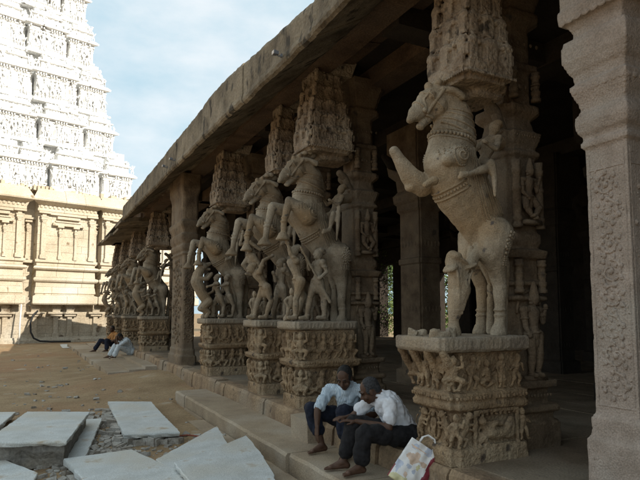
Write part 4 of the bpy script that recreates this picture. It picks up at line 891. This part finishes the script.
# ------------------------------------------------------------------ gateway tower
TW = thing('gateway_tower', 'huge tiered white temple gateway tower rising on a yellow granite base, out of frame above', 'tower', (1.126, 33.95, 0), math.atan2(.269, .963))
CX = -6.5
def course_wall(g, s0, s1, y, z0, z1, ch=.42, bw=1.1, t=.5):
    z = z0; k = 0
    while z < z1-.05:
        z2 = min(z+ch*random.uniform(.85,1.15), z1); 
        if z1-z2 < .12: z2 = z1
        s = s0; s_ = s0
        while s < s1-.01:
            s2 = min(s+bw*random.uniform(.6,1.3), s1)
            if s1-s2 < .2: s2 = s1
            g.box((s+.006, y+random.uniform(0,.012), z+.006), (s2-.006, y+t, z2-.006)); s = s2
        z = z2
    g.box((s0+.02, y+.03, z0), (s1-.02, y+t+.1, z1-.01))
def mould(g, s0, s1, y, prof, t=.6, joint=0):      # prof (z, outward)
    if joint:
        s = s0
        while s < s1-.01:
            s2 = min(s+joint*random.uniform(.7,1.4), s1); s2 = s1 if s1-s2 < .25 else s2; dy = random.uniform(0,.018); q = .006
            vs = []
            for k, sx in enumerate((s+q, s2-q)): vs += [(sx-(e if (k == 0 and s == s0) else 0)+(e if (k == 1 and s2 == s1) else 0), y-e+dy, z) for z, e in prof]+[(sx, y+t, prof[-1][0]), (sx, y+t, prof[0][0])]
            m = len(prof)+2; g.add(vs, [tuple(range(m)), tuple(reversed(range(m, 2*m)))]+[(i, (i+1) % m, m+(i+1) % m, m+i) for i in range(m)]); s = s2
        return
    a = [V((s0, y+t, z)) for z, e in prof]
    n = len(prof); vs = []; 
    for s in (s0, s1):
        vs += [(s - (e if s == s0 else -e), y-e, z) for z, e in prof]+[(s, y+t, prof[-1][0]), (s, y+t, prof[0][0])]
    m = n+2; g.add(vs, [tuple(range(m)), tuple(reversed(range(m, 2*m)))]+[(i, (i+1) % m, m+(i+1) % m, m+i) for i in range(m)])
def pilaster(g, s, y, z0, z1, w=.16, d=.12, cap=True):
    g.box((s-w*.7, y-d-.03, z0), (s+w*.7, y+.1, z0+.22)); g.box((s-w/2, y-d, z0), (s+w/2, y+.1, z1-.6 if cap else z1))
    if cap:
        for a, b2, c in ((.62,.52,.75),(.52,.44,1.0),(.44,.30,1.35),(.30,.24,1.6)): g.box((s-w/2*c, y-d-.06*(c-.4), z1-a), (s+w/2*c, y+.1, z1-b2+.0))
        g.box((s-w*.42, y-d, z1-.24), (s+w*.42, y+.1, z1-.1)); g.box((s-w*1.25, y-d-.10, z1-.10), (s+w*1.25, y+.1, z1))
random.seed(77)
E = 8.2      # the granite storey runs on behind the hall
bays = [(-16.,-9.2,0),(-8.6,-5.0,-.35),(-4.7,-2.0,0),(-1.35,1.75,0),(2.1,5.2,0),(5.7,E,0)]
g = G(); gl = G(); rec = G()
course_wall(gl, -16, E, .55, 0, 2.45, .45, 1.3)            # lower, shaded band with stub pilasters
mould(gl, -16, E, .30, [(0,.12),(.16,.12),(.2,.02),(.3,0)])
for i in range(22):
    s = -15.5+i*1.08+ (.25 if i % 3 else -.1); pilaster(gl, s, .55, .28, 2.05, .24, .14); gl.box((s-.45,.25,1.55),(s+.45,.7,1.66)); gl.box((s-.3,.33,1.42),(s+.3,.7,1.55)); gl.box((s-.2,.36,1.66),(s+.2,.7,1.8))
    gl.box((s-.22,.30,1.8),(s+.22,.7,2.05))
for a, b, y in bays:
    for pr in ([(2.05,.10),(2.12,.16),(2.5,.16),(2.56,.0)], [(2.57,0),(2.62,.0),(2.66,.06),(2.95,.02),(3.0,.0)], [(3.01,.0),(3.25,.0),(3.28,.10),(3.36,.16),(3.46,.16),(3.52,.02)], [(3.53,.02),(3.9,.0),(3.93,.14),(4.0,.2),(4.1,.14),(4.14,0)], [(4.15,0),(4.3,0),(4.33,.10),(4.46,.10),(4.5,0)]): mould(g, a, b, y, pr, .9, 1.15)
    course_wall(g, a, b, y+.05, 4.5, 7.3, .45, 1.1, .7)
    mould(g, a, b, y, [(7.05,.0),(7.1,.06),(7.22,.06),(7.26,.0),(7.42,.02),(7.5,.22),(7.6,.38),(7.68,.40),(7.72,.36),(8.1,.16),(8.22,.10),(8.3,0)], .9, 1.3)
    n = 2 if b-a > 2 else 1
    for s in (a+.28, b-.28): pilaster(g, s, y+.05, 4.5, 7.05, .24, .16)
    m = (a+b)/2; w = min(.55, (b-a)*.2)          # niche: two thin pilasters under stacked lintels
    for s in (m-w*.75, m+w*.75): pilaster(g, s, y+.05, 4.5, 6.35, .13, .12)
    g.box((m-w*1.5, y-.16, 6.35),(m+w*1.5, y+.1, 6.5)); g.box((m-w*1.25, y-.1, 6.55),(m+w*1.25, y+.1, 6.62)); g.box((m-w*1.1, y-.14, 6.72),(m+w*1.1, y+.1, 6.86)); g.box((m-w*1.9, y-.12, 6.92),(m+w*1.9, y+.1, 7.05))
    for s in (m-w*1.35, m+w*1.35): g.ell((s, y-.1, 6.43), (.07,.1,.1), seg=8, rn=6)
    for i in range(int((b-a)/.22)): g.box((a+.08+i*.22, y-.05, 7.28), (a+.19+i*.22, y+.1, 7.4))
# recesses
course_wall(rec, -16, E, .75, 2.4, 8.2, .45, 1.)
for (a, b, _), (c, d, _) in zip(bays, bays[1:]): pilaster(rec, (b+c)/2, .72, 4.5, 6.6, .14, .12); rec.box((b,.45,6.65),(c,.9,6.75)); rec.box((b,.5,4.3),(c,.9,4.45))
# rough broken course on top of the cornice
for i in range(120): s = -16+i*.2; g.box((s, .1+random.random()*.15, 8.2), (s+random.uniform(.1,.2), .8, 8.3+random.uniform(0,.22)), .02)
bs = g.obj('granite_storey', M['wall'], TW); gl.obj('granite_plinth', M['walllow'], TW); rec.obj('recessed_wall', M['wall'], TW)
g = G()   # solid mass of the base
g.box((-16,1.5,0),(E,9.,8.1)); g.obj('base_core', M['wall'], TW)

def tier(z0, z1, half, y0, seed):
    """one white storey; local s runs along the facade, centre CX"""
    random.seed(seed); g = G(); nich = []; e = CX+half; h = z1-z0; depth = 7.0-y0*.5
    k = half/9.75
    spans = [(e-1.50*k-.1, e, 0.), (e-4.3*k, e-1.95*k-.1, -.40), (e-7.0*k, e-4.62*k, -.22), (CX-2.1*k, CX+2.1*k, -.95)]
    spans += [(2*CX-b, 2*CX-a, p) for a, b, p in spans[:3]]
    g.box((CX-half+.3, y0+.42, z0), (e-.3, y0+depth, z1+.4))
    zc = z0+h*.56
    for a, b, p in spans:
        y = y0+p; wd = b-a
        mould(g, a, b, y, [(z0,.14),(z0+.10*h*.6,.16),(z0+.10*h*.7,.04),(z0+.13*h,.04),(z0+.14*h,.1),(z0+.17*h,.1),(z0+.18*h,0),(zc-.06*h,0),(zc-.05*h,.07),(zc-.02*h,.07),(zc-.015*h,.0),(zc,.04),(zc+.015*h,.26),(zc+.045*h,.28),(zc+.10*h,.12),(zc+.12*h,.0)], 1.2)
        n = max(2, int(wd/.42))
        for i in range(n+1):
            s = a+.09+(wd-.18)*i/n; g.box((s-.055, y-.09, z0+.17*h), (s+.055, y+.05, zc-.1*h)); g.box((s-.10, y-.12, zc-.12*h), (s+.10, y+.05, zc-.075*h)); g.box((s-.075, y-.11, zc-.17*h), (s+.075, y+.05, zc-.14*h))
            if i < n:
                m = s+(wd-.18)/n/2
                q = random.random()
                if q < .3: nich.append(((m-.07, y-.02, z0+.2*h), (m+.07, y+.02, zc-.18*h)))
                elif q < .85: statue(g, m, y-.1, z0+.18*h, (zc-z0)*.55)
        for i in range(int(wd/.14)):
            if random.random() < .8: g.box((a+i*.14, y-.19, zc-.035*h), (a+.07+i*.14, y, zc-.0*h), .01)     # dentils
        for i in range(max(1, int(wd/.5))): s = a+(wd)*(i+.5)/max(1, int(wd/.5)); g.ell((s, y-.22, zc+.075*h), (.13,.06,.11), seg=9, rn=6)
        # row above the cornice: miniature shrines
        zr = zc+.12*h; rh = z1-zr; mm = max(1, int(wd/1.25)); 
        for i in range(mm):
            c = a+wd*(i+.5)/mm; w2 = wd/mm*.40
            g.box((c-w2, y+.02, zr), (c+w2, y+.9, zr+rh*.42)); mould(g, c-w2, c+w2, y+.02, [(zr+rh*.38,.0),(zr+rh*.42,.13),(zr+rh*.5,.10),(zr+rh*.55,.0)], .8)
            rings = [[V((c-w2*.96 if t == 0 else c+w2*.96, y+.35-math.cos(PI*j/8)*.33*1., zr+rh*.55+math.sin(PI*j/8)*rh*.38)) for j in range(9)] for t in (0, 1)]
            g.loft(rings); g.ell((c, y+.0, zr+rh*.68), (.17,.06,rh*.2), seg=10, rn=6)
            for q in range(3): g.cap((c-w2*.6+w2*.6*q, y+.35, zr+rh*.9), (c-w2*.6+w2*.6*q, y+.35, zr+rh*1.1), .045, .015, 6)
            for q in range(max(2, int(w2*2/.3))): s = c-w2+.1+q*.3; g.box((s-.04, y-.03, zr), (s+.04, y+.04, zr+rh*.36))
            for q in range(3): statue(g, c+random.uniform(-w2,w2), y-.07, zr+random.choice((0,rh*.45)), rh*random.uniform(.35,.55))
            for q in range(16): g.ell((c+random.uniform(-w2,w2), y+random.uniform(-.03,.1), zr+random.uniform(.3,1.)*rh), (random.uniform(.04,.10),.07,random.uniform(.05,.13)), seg=6, rn=5)
        for i in range(mm*3+1): statue(g, a+wd*i/(mm*3)+random.uniform(-.1,.1), y+.02, zr, rh*random.uniform(.35,.75))
        for i in range(int(wd/.3)): statue(g, a+wd*random.random(), y-.16, z0+.18*h*random.uniform(.2,1.), h*random.uniform(.16,.30))
    for (a, b, _), (c2, d2, _) in zip(sorted(spans), sorted(spans)[1:]):
        if c2 > b:
            nich.append(((b-.0, y0+.36, z0+.12*h), (c2, y0+.415, zc-.02*h))); m = (b+c2)/2
            g.box((m-.05, y0+.1, z0), (m+.05, y0+.5, zc-.05*h)); mould(g, b, c2, y0+.25, [(zc-.05*h,0),(zc,.12),(zc+.05*h,.12),(zc+.1*h,0)], .4); g.box((b, y0+.3, zc), (c2, y0+.8, z1-.1)); statue(g, m, y0+.15, zc+.1*h, h*.25)
    o = g.obj('tower_tier', M['white'], TW); 
    for a, b in nich: d = G(); d.box(a, b); d.obj('niche', M['niche_grey'], o)
def statue(g, s, y, z, h):
    l = random.uniform(-.12, .12)*h
    g.cap((s, y, z+.42*h), (s+l*.5, y, z+.68*h), .10*h, .13*h, 6, None, 2); g.ell((s+l*.6, y-.02, z+.88*h), (.10*h,.10*h,.12*h), seg=6, rn=5)
    for sg in (-1, 1):
        g.cap((s+sg*.06*h, y, z+.42*h), (s+sg*.13*h, y-.04*h, z+.2*h), .07*h, .05*h, 5, None, 2); g.cap((s+sg*.13*h, y-.04*h, z+.2*h), (s+sg*.09*h, y, z), .05*h, .04*h, 5, None, 2)
        g.cap((s+sg*.13*h, y, z+.7*h), (s+sg*.25*h, y-.05*h, z+random.choice((.5,.95))*h), .045*h, .035*h, 5, None, 2)
tiers = [(8.3,11.0,10.6,.9),(11.0,13.55,9.56,1.3),(13.55,16.45,9.13,1.7),(16.45,19.3,8.45,2.1),(19.3,22.1,8.06,2.5),(22.1,24.8,7.75,2.9),(24.8,27.2,7.3,3.3)]
for i, (a, b, hf, y0) in enumerate(tiers): tier(a, b, hf, y0, 100+i)
g = G(); rings = [[V((CX+t*6.4, 6.2-math.cos(PI*j/12)*2.4, 27.2+math.sin(PI*j/12)*3.4)) for j in range(13)] for t in (-1, 1)]; g.loft(rings)
for i in range(7): g.cap((CX-4.2+1.4*i, 6.2, 30.4), (CX-4.2+1.4*i, 6.2, 31.8), .22, .05, 8)
g.obj('barrel_roof', M['white'], TW)
# hose and pole against the granite wall
p0 = V((1.126, 33.95, 0)); ux = V((.963, .269, 0)); uy = V((-.269, .963, 0))
def T(s, y, z): return p0+ux*s+uy*y+V((0,0,z))
g = G(); g.tube([T(-1.15,.1,1.72), T(-1.38,.05,1.5), T(-1.52,.0,1.1), T(-1.5,-.05,.6), T(-1.35,-.1,.28), T(-1.05,-.15,.12), T(-.5,-.3,.08), T(.4,-.5,.07)], .05, 7); tag(g.obj('rubber_hose', M['hose'], smooth=True), 'black hose curving down the granite wall and along its foot', 'hose')
g = G(); g.tube([T(-2.15,-.5,0), T(-2.1,-.3,1.0), T(-2.02,-.1,2.05)], [.05,.045,.04], 8); tag(g.obj('leaning_pole', M['pole'], smooth=True), 'pale pole leaning on the granite wall left of the black hose', 'pole')
g = G(); g.box((1.05,28.2,0),(1.65,31.6,.03), .01); tag(g.obj('concrete_sheet', M['granite_new']), 'pale flat stone sheet on the ground before the granite wall', 'slab')

# ------------------------------------------------------------------ trees beyond the hall
def tree(x, y, h, rad, seed, label, mat):
    random.seed(seed); r = thing('tree', label, 'tree', (x, y, 0), 0, 'trees beyond the hall'); g = G()
    g.chain([(0,0,-.1,.3),(.1,0,h*.3,.22),(0,.2,h*.55,.15),(.2,.1,h*.8,.06)], 10)
    tips = []
    for i in range(12):
        a = random.uniform(0, 6.28); z = h*random.uniform(.3, .7); e = V((math.cos(a)*rad*.75, math.sin(a)*rad*.75, z+h*random.uniform(.05,.25))); g.chain([(0,0,z,.1),(e.x*.5,e.y*.5,z+(e.z-z)*.6,.06),(e.x,e.y,e.z,.025)], 7); tips.append(e)
    g.obj('trunk', M['bark'], r, smooth=True); c = G()
    cl = [V((random.gauss(0,rad*.5), random.gauss(0,rad*.5), h*random.uniform(.06,1.05))) for _ in range(75)]+tips
    for p in cl:
        for _ in range(190):
            q = p+V([random.gauss(0, rad*.16) for _ in range(3)]); s = random.uniform(.04, .09); a = V([random.gauss(0,1) for _ in range(3)]).normalized(); b = a.orthogonal().normalized()*s; d = a.cross(b)*.5
            c.add([q-b, q-d, q+b, q+d], [(0,1,2,3)])
    c.obj('crown', mat, r)
tree(18.6, 23.7, 5.5, 2.2, 1, 'bright green tree seen through the left gap deep in the hall', M['leaf'])
tree(18.8, 29.4, 5.5, 2.2, 2, 'green tree glimpsed behind the second horse pillar beside the column', M['leaf2'])
tree(18.0, 45.5, 7, 3.0, 3, 'green tree visible between the horse legs of the third pillar', M['leaf'])

# ------------------------------------------------------------------ people
def hand(g, wrist, d, nrm, s=.88, curl=.5, right=1):
    """palm with four fingers and a thumb; d = towards fingertips, nrm = palm normal"""
    w = V(wrist); d = V(d).normalized(); nrm = V(nrm); nrm = (nrm-d*nrm.dot(d)).normalized(); u = d.cross(nrm)*right
    for k in (-1.5,-.5,.5,1.5): g.cap(w+u*(.010*k*s), w+d*.085*s+u*(.019*k*s), .017*s, .0125*s, 8)
    for k, ln in zip((-1.5,-.5,.5,1.5), (.062,.078,.084,.072)):
        p = w+d*.088*s+u*(.020*k*s); dd = d.copy(); r = .0098*s
        for j in range(3):
            dd = (dd+nrm*curl*.5).normalized(); q = p+dd*(ln*s*(.45,.32,.25)[j]); g.cap(p, q, r, r*.9, 7); p = q; r *= .9
    p = w+d*.02*s+u*.025*s; q = p+(d*.6+u*.8+nrm*.25).normalized()*.045*s; g.cap(p, q, .014*s, .0115*s, 7); q2 = q+(d*.9+u*.25+nrm*.3).normalized()*.035*s; g.cap(q, q2, .0115*s, .009*s, 7)
def head(g, c, f, up, s=.88):
    """head: c = skull centre, f = facing, up = crown direction; returns helper parts"""
    c = V(c); f = V(f).normalized(); up = V(up); up = (up-f*up.dot(f)).normalized(); u = up.cross(f)
    Rm = Matrix((u, f, up)).transposed()
    q = lambda a, b, z: c+u*a*s+f*b*s+up*z*s
    g.ell(c+up*.02*s-f*.01*s, (.076*s,.095*s,.098*s), Rm, 18, 12); g.ell(q(0,.03,-.045), (.060*s,.068*s,.072*s), Rm, 16, 10); g.ell(q(0,.062,-.095), (.03*s,.026*s,.022*s), Rm)
    g.cap(q(0,.088,.005), q(0,.108,-.03), .010*s, .016*s, 8); 
    for sg in (-1, 1):
        g.ell(q(.013*sg,.10,-.036), (.010*s,.010*s,.008*s), Rm, 8, 6); g.ell(q(.077*sg,-.0,-.01), (.011*s,.022*s,.033*s), Rm, 8, 6)
        g.cap(q(.05*sg,.078,.022), q(.018*sg,.09,.022), .009*s, .010*s, 7); g.ell(q(.045*sg,.065,-.035), (.025*s,.022*s,.022*s), Rm, 8, 6)
    g.ell(q(0,.092,-.060), (.026*s,.012*s,.007*s), Rm, 8, 6); g.ell(q(0,.088,-.073), (.022*s,.013*s,.008*s), Rm, 8, 6)
    return q, Rm
def foot(g, ankle, d, s=.88):
    a = V(ankle); d = V(d); d.z = 0; d = d.normalized(); u = V((-d.y, d.x, 0)); z0 = a.z-.065*s
    def q(f, l, z): return V((a.x, a.y, z0))+d*f*s+u*l*s+V((0,0,z*s))
    g.cap(a, q(-.035,0,.03), .036*s, .033*s, 10); g.cap(a, q(.10,0,.028), .036*s, .024*s, 10); g.cap(q(-.03,0,.025), q(.12,.012,.02), .026*s, .024*s, 10); g.cap(q(.0,.0,.025), q(.12,-.022,.018), .025*s, .02*s, 10)
    for k, (l, ln, r) in enumerate(((.034,.055,.014),(.014,.055,.0105),(-.003,.048,.010),(-.018,.04,.009),(-.032,.03,.009))): g.cap(q(.13,l*.9,.014), q(.13+ln,l,.011), r*s, r*.85*s, 7)
def person(loc, label, J, skin, hairm, topm, botm, s=.88, facing=(-1,0,0), hup=(0,0,1), hands=None, bare_leg=.0, hair_len=0, vox=.006, sleeve=.75, foldseed=0, footdir=None, lap=None):
    r = thing('person', label, 'person', loc); o = V(loc); P = {k: V(v)-o for k, v in J.items()}
    g = G(); pe, ch, nk, hd = P['pelvis'], P['chest'], P['neck'], P['head']
    sd = (P['shL']-P['shR']).normalized()
    g.cap(pe, pe.lerp(ch,.5), .12*s, .11*s, 14); g.cap(pe.lerp(ch,.5), ch, .11*s, .12*s, 14); g.cap(ch, nk, .09*s, .055*s, 12); g.cap(nk, hd-V(hup)*.04*s, .052*s, .05*s, 12); g.cap(P['shL'], P['shR'], .055*s, .055*s, 10)
    q, Rm = head(g, hd, facing, hup, s)
    for k in 'LR':
        g.cap(P['sh'+k], P['el'+k], .050*s, .038*s, 12); g.cap(P['el'+k], P['el'+k].lerp(P['wr'+k],.3), .039*s, .039*s, 12); g.cap(P['el'+k].lerp(P['wr'+k],.3), P['wr'+k], .039*s, .024*s, 12)
        d, n2 = hands[k]; hand(g, P['wr'+k], d, n2, s, .45, 1 if k == 'L' else -1)
        g.cap(P['hip'+k], P['kn'+k], .078*s, .058*s, 12); g.cap(P['kn'+k], P['kn'+k].lerp(P['an'+k],.3), .055*s, .056*s, 12); g.cap(P['kn'+k].lerp(P['an'+k],.3), P['an'+k], .056*s, .033*s, 12)
        foot(g, P['an'+k], (footdir or {}).get(k, facing), s)
    place('body', remesh(g, 'body', skin, vox, 2), r)
    # clothes
    def fold(me, amp, sc):
        shift(me, lambda c: (abs(noise.noise(V((c.x*sc, c.y*sc, c.z*sc*.6))+V((foldseed,0,0))))-.18)*amp + noise.noise(c*sc*2.7)*amp*.25)
    g = G(); k1 = pe.lerp(ch,.1)
    g.cap(pe+(ch-pe)*.02, pe.lerp(ch,.5), .150*s, .140*s, 16); g.cap(pe.lerp(ch,.5), ch, .140*s, .138*s, 16); g.cap(ch, nk.lerp(ch,.35), .12*s, .085*s, 14); g.cap(P['shL'], P['shR'], .067*s, .067*s, 12)
    for k in 'LR':
        e = P['sh'+k].lerp(P['el'+k], sleeve); g.cap(P['sh'+k], e, .066*s, .064*s, 12); e2 = P['sh'+k].lerp(P['el'+k], sleeve+.02); g.cap(e, e2, .066*s, .055*s, 12)
    me = remesh(g, 'shirt', topm, .009, 3); fold(me, .030, 11); [fold(me, .010, 26)]; place('shirt', me, r)
    g = G()      # collar
    cc = nk.lerp(ch,.05); f3 = V(facing); f3 = V((f3.x, f3.y, 0)).normalized(); upn = (nk-ch).normalized()
    a = f3.cross(upn).normalized(); pts = [cc-upn*.0+a*math.sin(t)*.066*s-f3*math.cos(t)*.066*s for t in [(-2.6+5.2*i/14) for i in range(15)]]
    g.tube(pts, .016*s, 7); g.obj('collar', topm, r, True)
    g = G()
    g.cap(P['hipL'], P['hipR'], .128*s, .128*s, 14); g.cap(pe, pe.lerp(ch,.15), .13*s, .12*s, 14)
    for k in 'LR':
        kn, an = P['kn'+k], P['an'+k]; g.cap(P['hip'+k], kn, .108*s, .082*s, 14); e = kn.lerp(an, 1-bare_leg-.16); g.cap(kn, e, .080*s, .078*s, 14); g.cap(e, kn.lerp(an, 1-bare_leg-.13), .082*s, .07*s, 12)
    if lap: g.chain([tuple(V(p[:3])-o)+(p[3],) for p in lap], 14)
    me = remesh(g, 'trousers', botm, .009, 3); fold(me, .026, 10); place('trousers', me, r)
    # hair cap over crown and nape
    g = G(); n = 16
    g.ell(q(0,-.028,.040), (.081*s,.093*s,.087*s), Rm, 18, 12); g.ell(q(0,-.06,-.005), (.070*s,.055*s,.07*s), Rm, 14, 10)
    for sg in (-1, 1): g.ell(q(.066*sg,.01,.012), (.016*s,.035*s,.04*s), Rm, 10, 7)
    me = remesh(g, 'hair', hairm, .006, 1, .003, 70); place('hair', me, r)
    g = G()
    for k in (-1, 1):
        g = G(); g.ell(q(.032*k,.088,.003), (.011*s,.006*s,.006*s), Rm, 8, 6); g.obj('eye', M['eye'], r, True)
        g = G(); g.tube([q(.05*k,.082,.030), q(.033*k,.096,.037), q(.015*k,.098,.031)], .0045*s, 5); g.obj('eyebrow', hairm, r, True)
    return r, q, Rm
# A: checked shirt, seen from the front left, wrists resting on his knees
rA, qA, RA = person((2.85,5.12,.42), 'seated man in pale checked shirt looking down at a phone, barefoot on the step', dict(
    pelvis=(2.93,5.14,.53), chest=(2.83,5.06,.80), neck=(2.79,5.02,.885), head=(2.735,4.955,.965), shL=(2.93,4.92,.825), shR=(2.68,5.17,.825),
    elL=(2.93,4.72,.63), wrL=(2.76,4.68,.615), elR=(2.50,5.08,.655), wrR=(2.47,5.03,.50),
    hipL=(2.95,5.02,.51), hipR=(2.88,5.22,.51), knL=(2.66,4.84,.66), anL=(2.66,4.80,.29), knR=(2.50,5.22,.64), anR=(2.58,5.14,.29)), M['skin'], M['hairk'], M['check'], M['trouser'], .92,
    sleeve=.8, facing=(-.62,-.55,-.50), hup=(-.25,-.2,.9), hands=dict(L=((-.9,.1,.05),(0,.2,-1)), R=((-.1,-.1,-1),(1,0,0))), bare_leg=.28, foldseed=3, footdir=dict(L=(-.7,-.7,0), R=(-1,-.1,0)))
g = G(); g.box((-.018,-.036,-.005),(.018,.036,.005)); ob = g.obj('mobile_phone', M['hose']); ob.location = (2.655,4.69,.635); ob.rotation_euler = (.3,.25,.4); tag(ob, 'small dark phone held in the hand of the man in checked shirt', 'phone')
# wristwatch
g = G(); w0 = V((2.47,5.06,.475)); 
g = G(); a = V((2.755,4.679,.615)); g.tube([a+V((-.012,math.cos(t)*.03,math.sin(t)*.03)) for t in [2*PI*i/14 for i in range(14)]], .006, 6, True); g.ell(a+V((-.012,-.022,.022)), (.014,.012,.014)); ob = g.obj('wristwatch', M['gold'], smooth=True); tag(ob, 'gold wristwatch on the left wrist of the man in checked shirt', 'watch')
# B: white shirt, leaning over towards A
rB, qB, RB = person((2.92,4.40,.42), 'seated grey-haired man in white short-sleeved shirt leaning forward, back to the camera', dict(
    pelvis=(3.06,4.40,.50), chest=(2.90,4.43,.77), neck=(2.84,4.46,.855), head=(2.745,4.50,.895), shL=(2.83,4.29,.80), shR=(2.84,4.60,.795),
    elL=(2.78,4.24,.60), wrL=(2.56,4.42,.645), elR=(2.66,4.70,.62), wrR=(2.55,4.56,.66),
    hipL=(3.05,4.29,.49), hipR=(3.05,4.50,.49), knL=(2.55,4.27,.57), anL=(2.52,4.30,.29), knR=(2.56,4.48,.62), anR=(2.47,4.50,.29)), M['skin2'], M['hairg'], M['white_shirt'], M['trouser2'], .92,
    sleeve=.60, facing=(-.80,.35,-.52), hup=(-.5,.15,.85), hands=dict(L=((-.8,.6,.1),(0,.1,-1)), R=((-.9,-.1,.05),(0,0,-1))), bare_leg=.10, foldseed=9, footdir=dict(L=(-1,.0,0), R=(-.9,.3,0)))
# far pair, smaller in the picture
ro = person((2.80,20.8,.24), 'distant seated man in orange shirt and dark trousers on the far step', dict(
    pelvis=(2.70,21.0,.40), chest=(2.62,20.95,.76), neck=(2.58,20.93,.87), head=(2.53,20.9,1.00), shL=(2.70,20.72,.80), shR=(2.58,21.15,.80),
    elL=(2.60,20.6,.58), wrL=(2.38,20.62,.50), elR=(2.42,21.15,.58), wrR=(2.25,21.0,.50), hipL=(2.70,20.88,.38), hipR=(2.68,21.1,.38),
    knL=(2.32,20.55,.58), anL=(2.32,20.45,.25), knR=(2.15,21.05,.56), anR=(1.95,21.0,.22)), M['skin'], M['hairk'], M['orange'], M['trouser'], 1.0,
    facing=(-.8,-.55,-.1), hup=(0,0,1), hands=dict(L=((-1,0,-.3),(0,0,-1)), R=((-1,0,-.3),(0,0,-1))), vox=.012, footdir=dict(L=(-1,-.3,0), R=(-1,0,0)))
rp = person((2.80,18.6,.24), 'distant man in pale clothes sitting bent over with hands at his head', dict(
    pelvis=(2.78,18.7,.36), chest=(2.62,18.6,.66), neck=(2.52,18.55,.76), head=(2.40,18.5,.82), shL=(2.60,18.38,.70), shR=(2.52,18.78,.70),
    elL=(2.36,18.32,.56), wrL=(2.30,18.42,.74), elR=(2.32,18.74,.56), wrR=(2.28,18.6,.74), hipL=(2.78,18.58,.34), hipR=(2.76,18.8,.34),
    knL=(2.36,18.35,.54), anL=(2.22,18.30,.22), knR=(2.30,18.75,.54), anR=(2.12,18.7,.22)), M['skin'], M['hairk'], M['pale'], M['pale'], 1.0,
    facing=(-.7,-.3,-.6), hup=(-.5,0,.8), hands=dict(L=((0,.3,1),(1,0,0)), R=((0,-.3,1),(1,0,0))), vox=.012, footdir=dict(L=(-1,-.3,0), R=(-1,0,0)))

ro[0].location.y += 1.9; rp[0].location.y += .9
# plastic carrier bag leaning on the edge by the pedestal
r = thing('carrier_bag', 'white and maroon printed plastic carrier bag leaning against the platform edge', 'bag', (2.70, 3.85, .22))
g = G(); W_, H_ = .30, .36; nu, nv = 40, 46
def bagp(u, v, side):
    t = math.sin(PI*min(1, max(0, u)))**.5*(1-.55*v); cr = noise.noise(V((u*5, v*5, side*4)))*.014
    return V(((u-.5)*W_*(1-.12*v), side*(.05*t)+cr, v*H_))
vs = []; fs = []
for side in (-1, 1):
    b0 = len(vs)
    for j in range(nv+1):
        for i in range(nu+1): vs.append(bagp(i/nu, j/nv, side))
    for j in range(nv):
        for i in range(nu): fs.append((b0+j*(nu+1)+i, b0+j*(nu+1)+i+1, b0+(j+1)*(nu+1)+i+1, b0+(j+1)*(nu+1)+i))
K = (nu+1)*(nv+1)
for j in range(nv): fs.append((j*(nu+1), (j+1)*(nu+1), K+(j+1)*(nu+1), K+j*(nu+1))); fs.append((j*(nu+1)+nu, (j+1)*(nu+1)+nu, K+(j+1)*(nu+1)+nu, K+j*(nu+1)+nu))
for i in range(nu): fs.append((i, i+1, K+i+1, K+i))
g.add(vs, fs); me = g.mesh('bag_body', [M['bagw'], M['bagr'], M['bago'], M['bagb'], M['bagy']], True)
for p in me.polygons:
    c = p.center; u = c.x/W_+.5; v = c.z/H_
    wv = noise.noise(V((u*6, v*6, 2)))*.05; bl = noise.noise(V((u*4, v*4, 7)))
    p.material_index = 1 if u+wv > .80 or u < .03 else 2 if (u-.42)**2*1.5+(v-.66+wv)**2 < .012 or (abs(v-.86+wv) < .02 and .15 < u < .6) else 3 if (u-.36)**2+(v-.42)**2*3 < .006 else 4 if (v < .14+wv*2 and u < .6) or (u-.58)**2*2+(v-.50)**2 < .005 else 2 if bl > .33 else 3 if bl < -.40 else 0
body = place('bag_body', me, r)
g = G()
for dx in (0,): 
    for sd in (-1, 1): g.tube([(-.06,sd*.012,.35), (-.058,sd*.018,.41), (-.03,sd*.022,.445), (.03,sd*.022,.445), (.058,sd*.018,.41), (.06,sd*.012,.35)], .0075, 6)
g.obj('handle', M['bagw'], r, True)
r.rotation_euler = (R(-16), R(33), R(-34)); r.location = (2.66, 3.86, .225)

# small lamp housings fixed to the face of the eave
for y, z, lb in ((5.8, 4.56, 'small grey floodlight fixed alone on the near stretch of the stone eave'), (11.5, 4.74, 'right-hand one of two small grey floodlights on the eave face'), (12.25, 4.77, 'left-hand one of two small grey floodlights on the eave face')):
    r = thing('floodlight', lb, 'floodlight', (2.385, y, z), 0, 'small floodlights on the eave face')
    g = G(); g.loft([[V((-.16-.0*k, a*(.055+.0*k), b*.04)) for a, b in ((-1,-1),(1,-1),(1,1),(-1,1))] for k in (0,)]+[[V((-.06, a*.04, b*.03)) for a, b in ((-1,-1),(1,-1),(1,1),(-1,1))]]); g.obj('housing', M['pigeon'], r)
    g = G(); g.box((-.172,-.048,-.032),(-.162,.048,.032)); g.obj('glass_front', M['eyew'], r)
    g = G(); g.chain([(0,0,-.03,.012),(-.05,0,-.05,.012),(-.10,0,-.03,.012)], 7); g.box((-.012,-.03,-.06),(.02,.03,.0)); g.obj('bracket', M['pigeon'], r); r.scale = (.6, .6, .6)
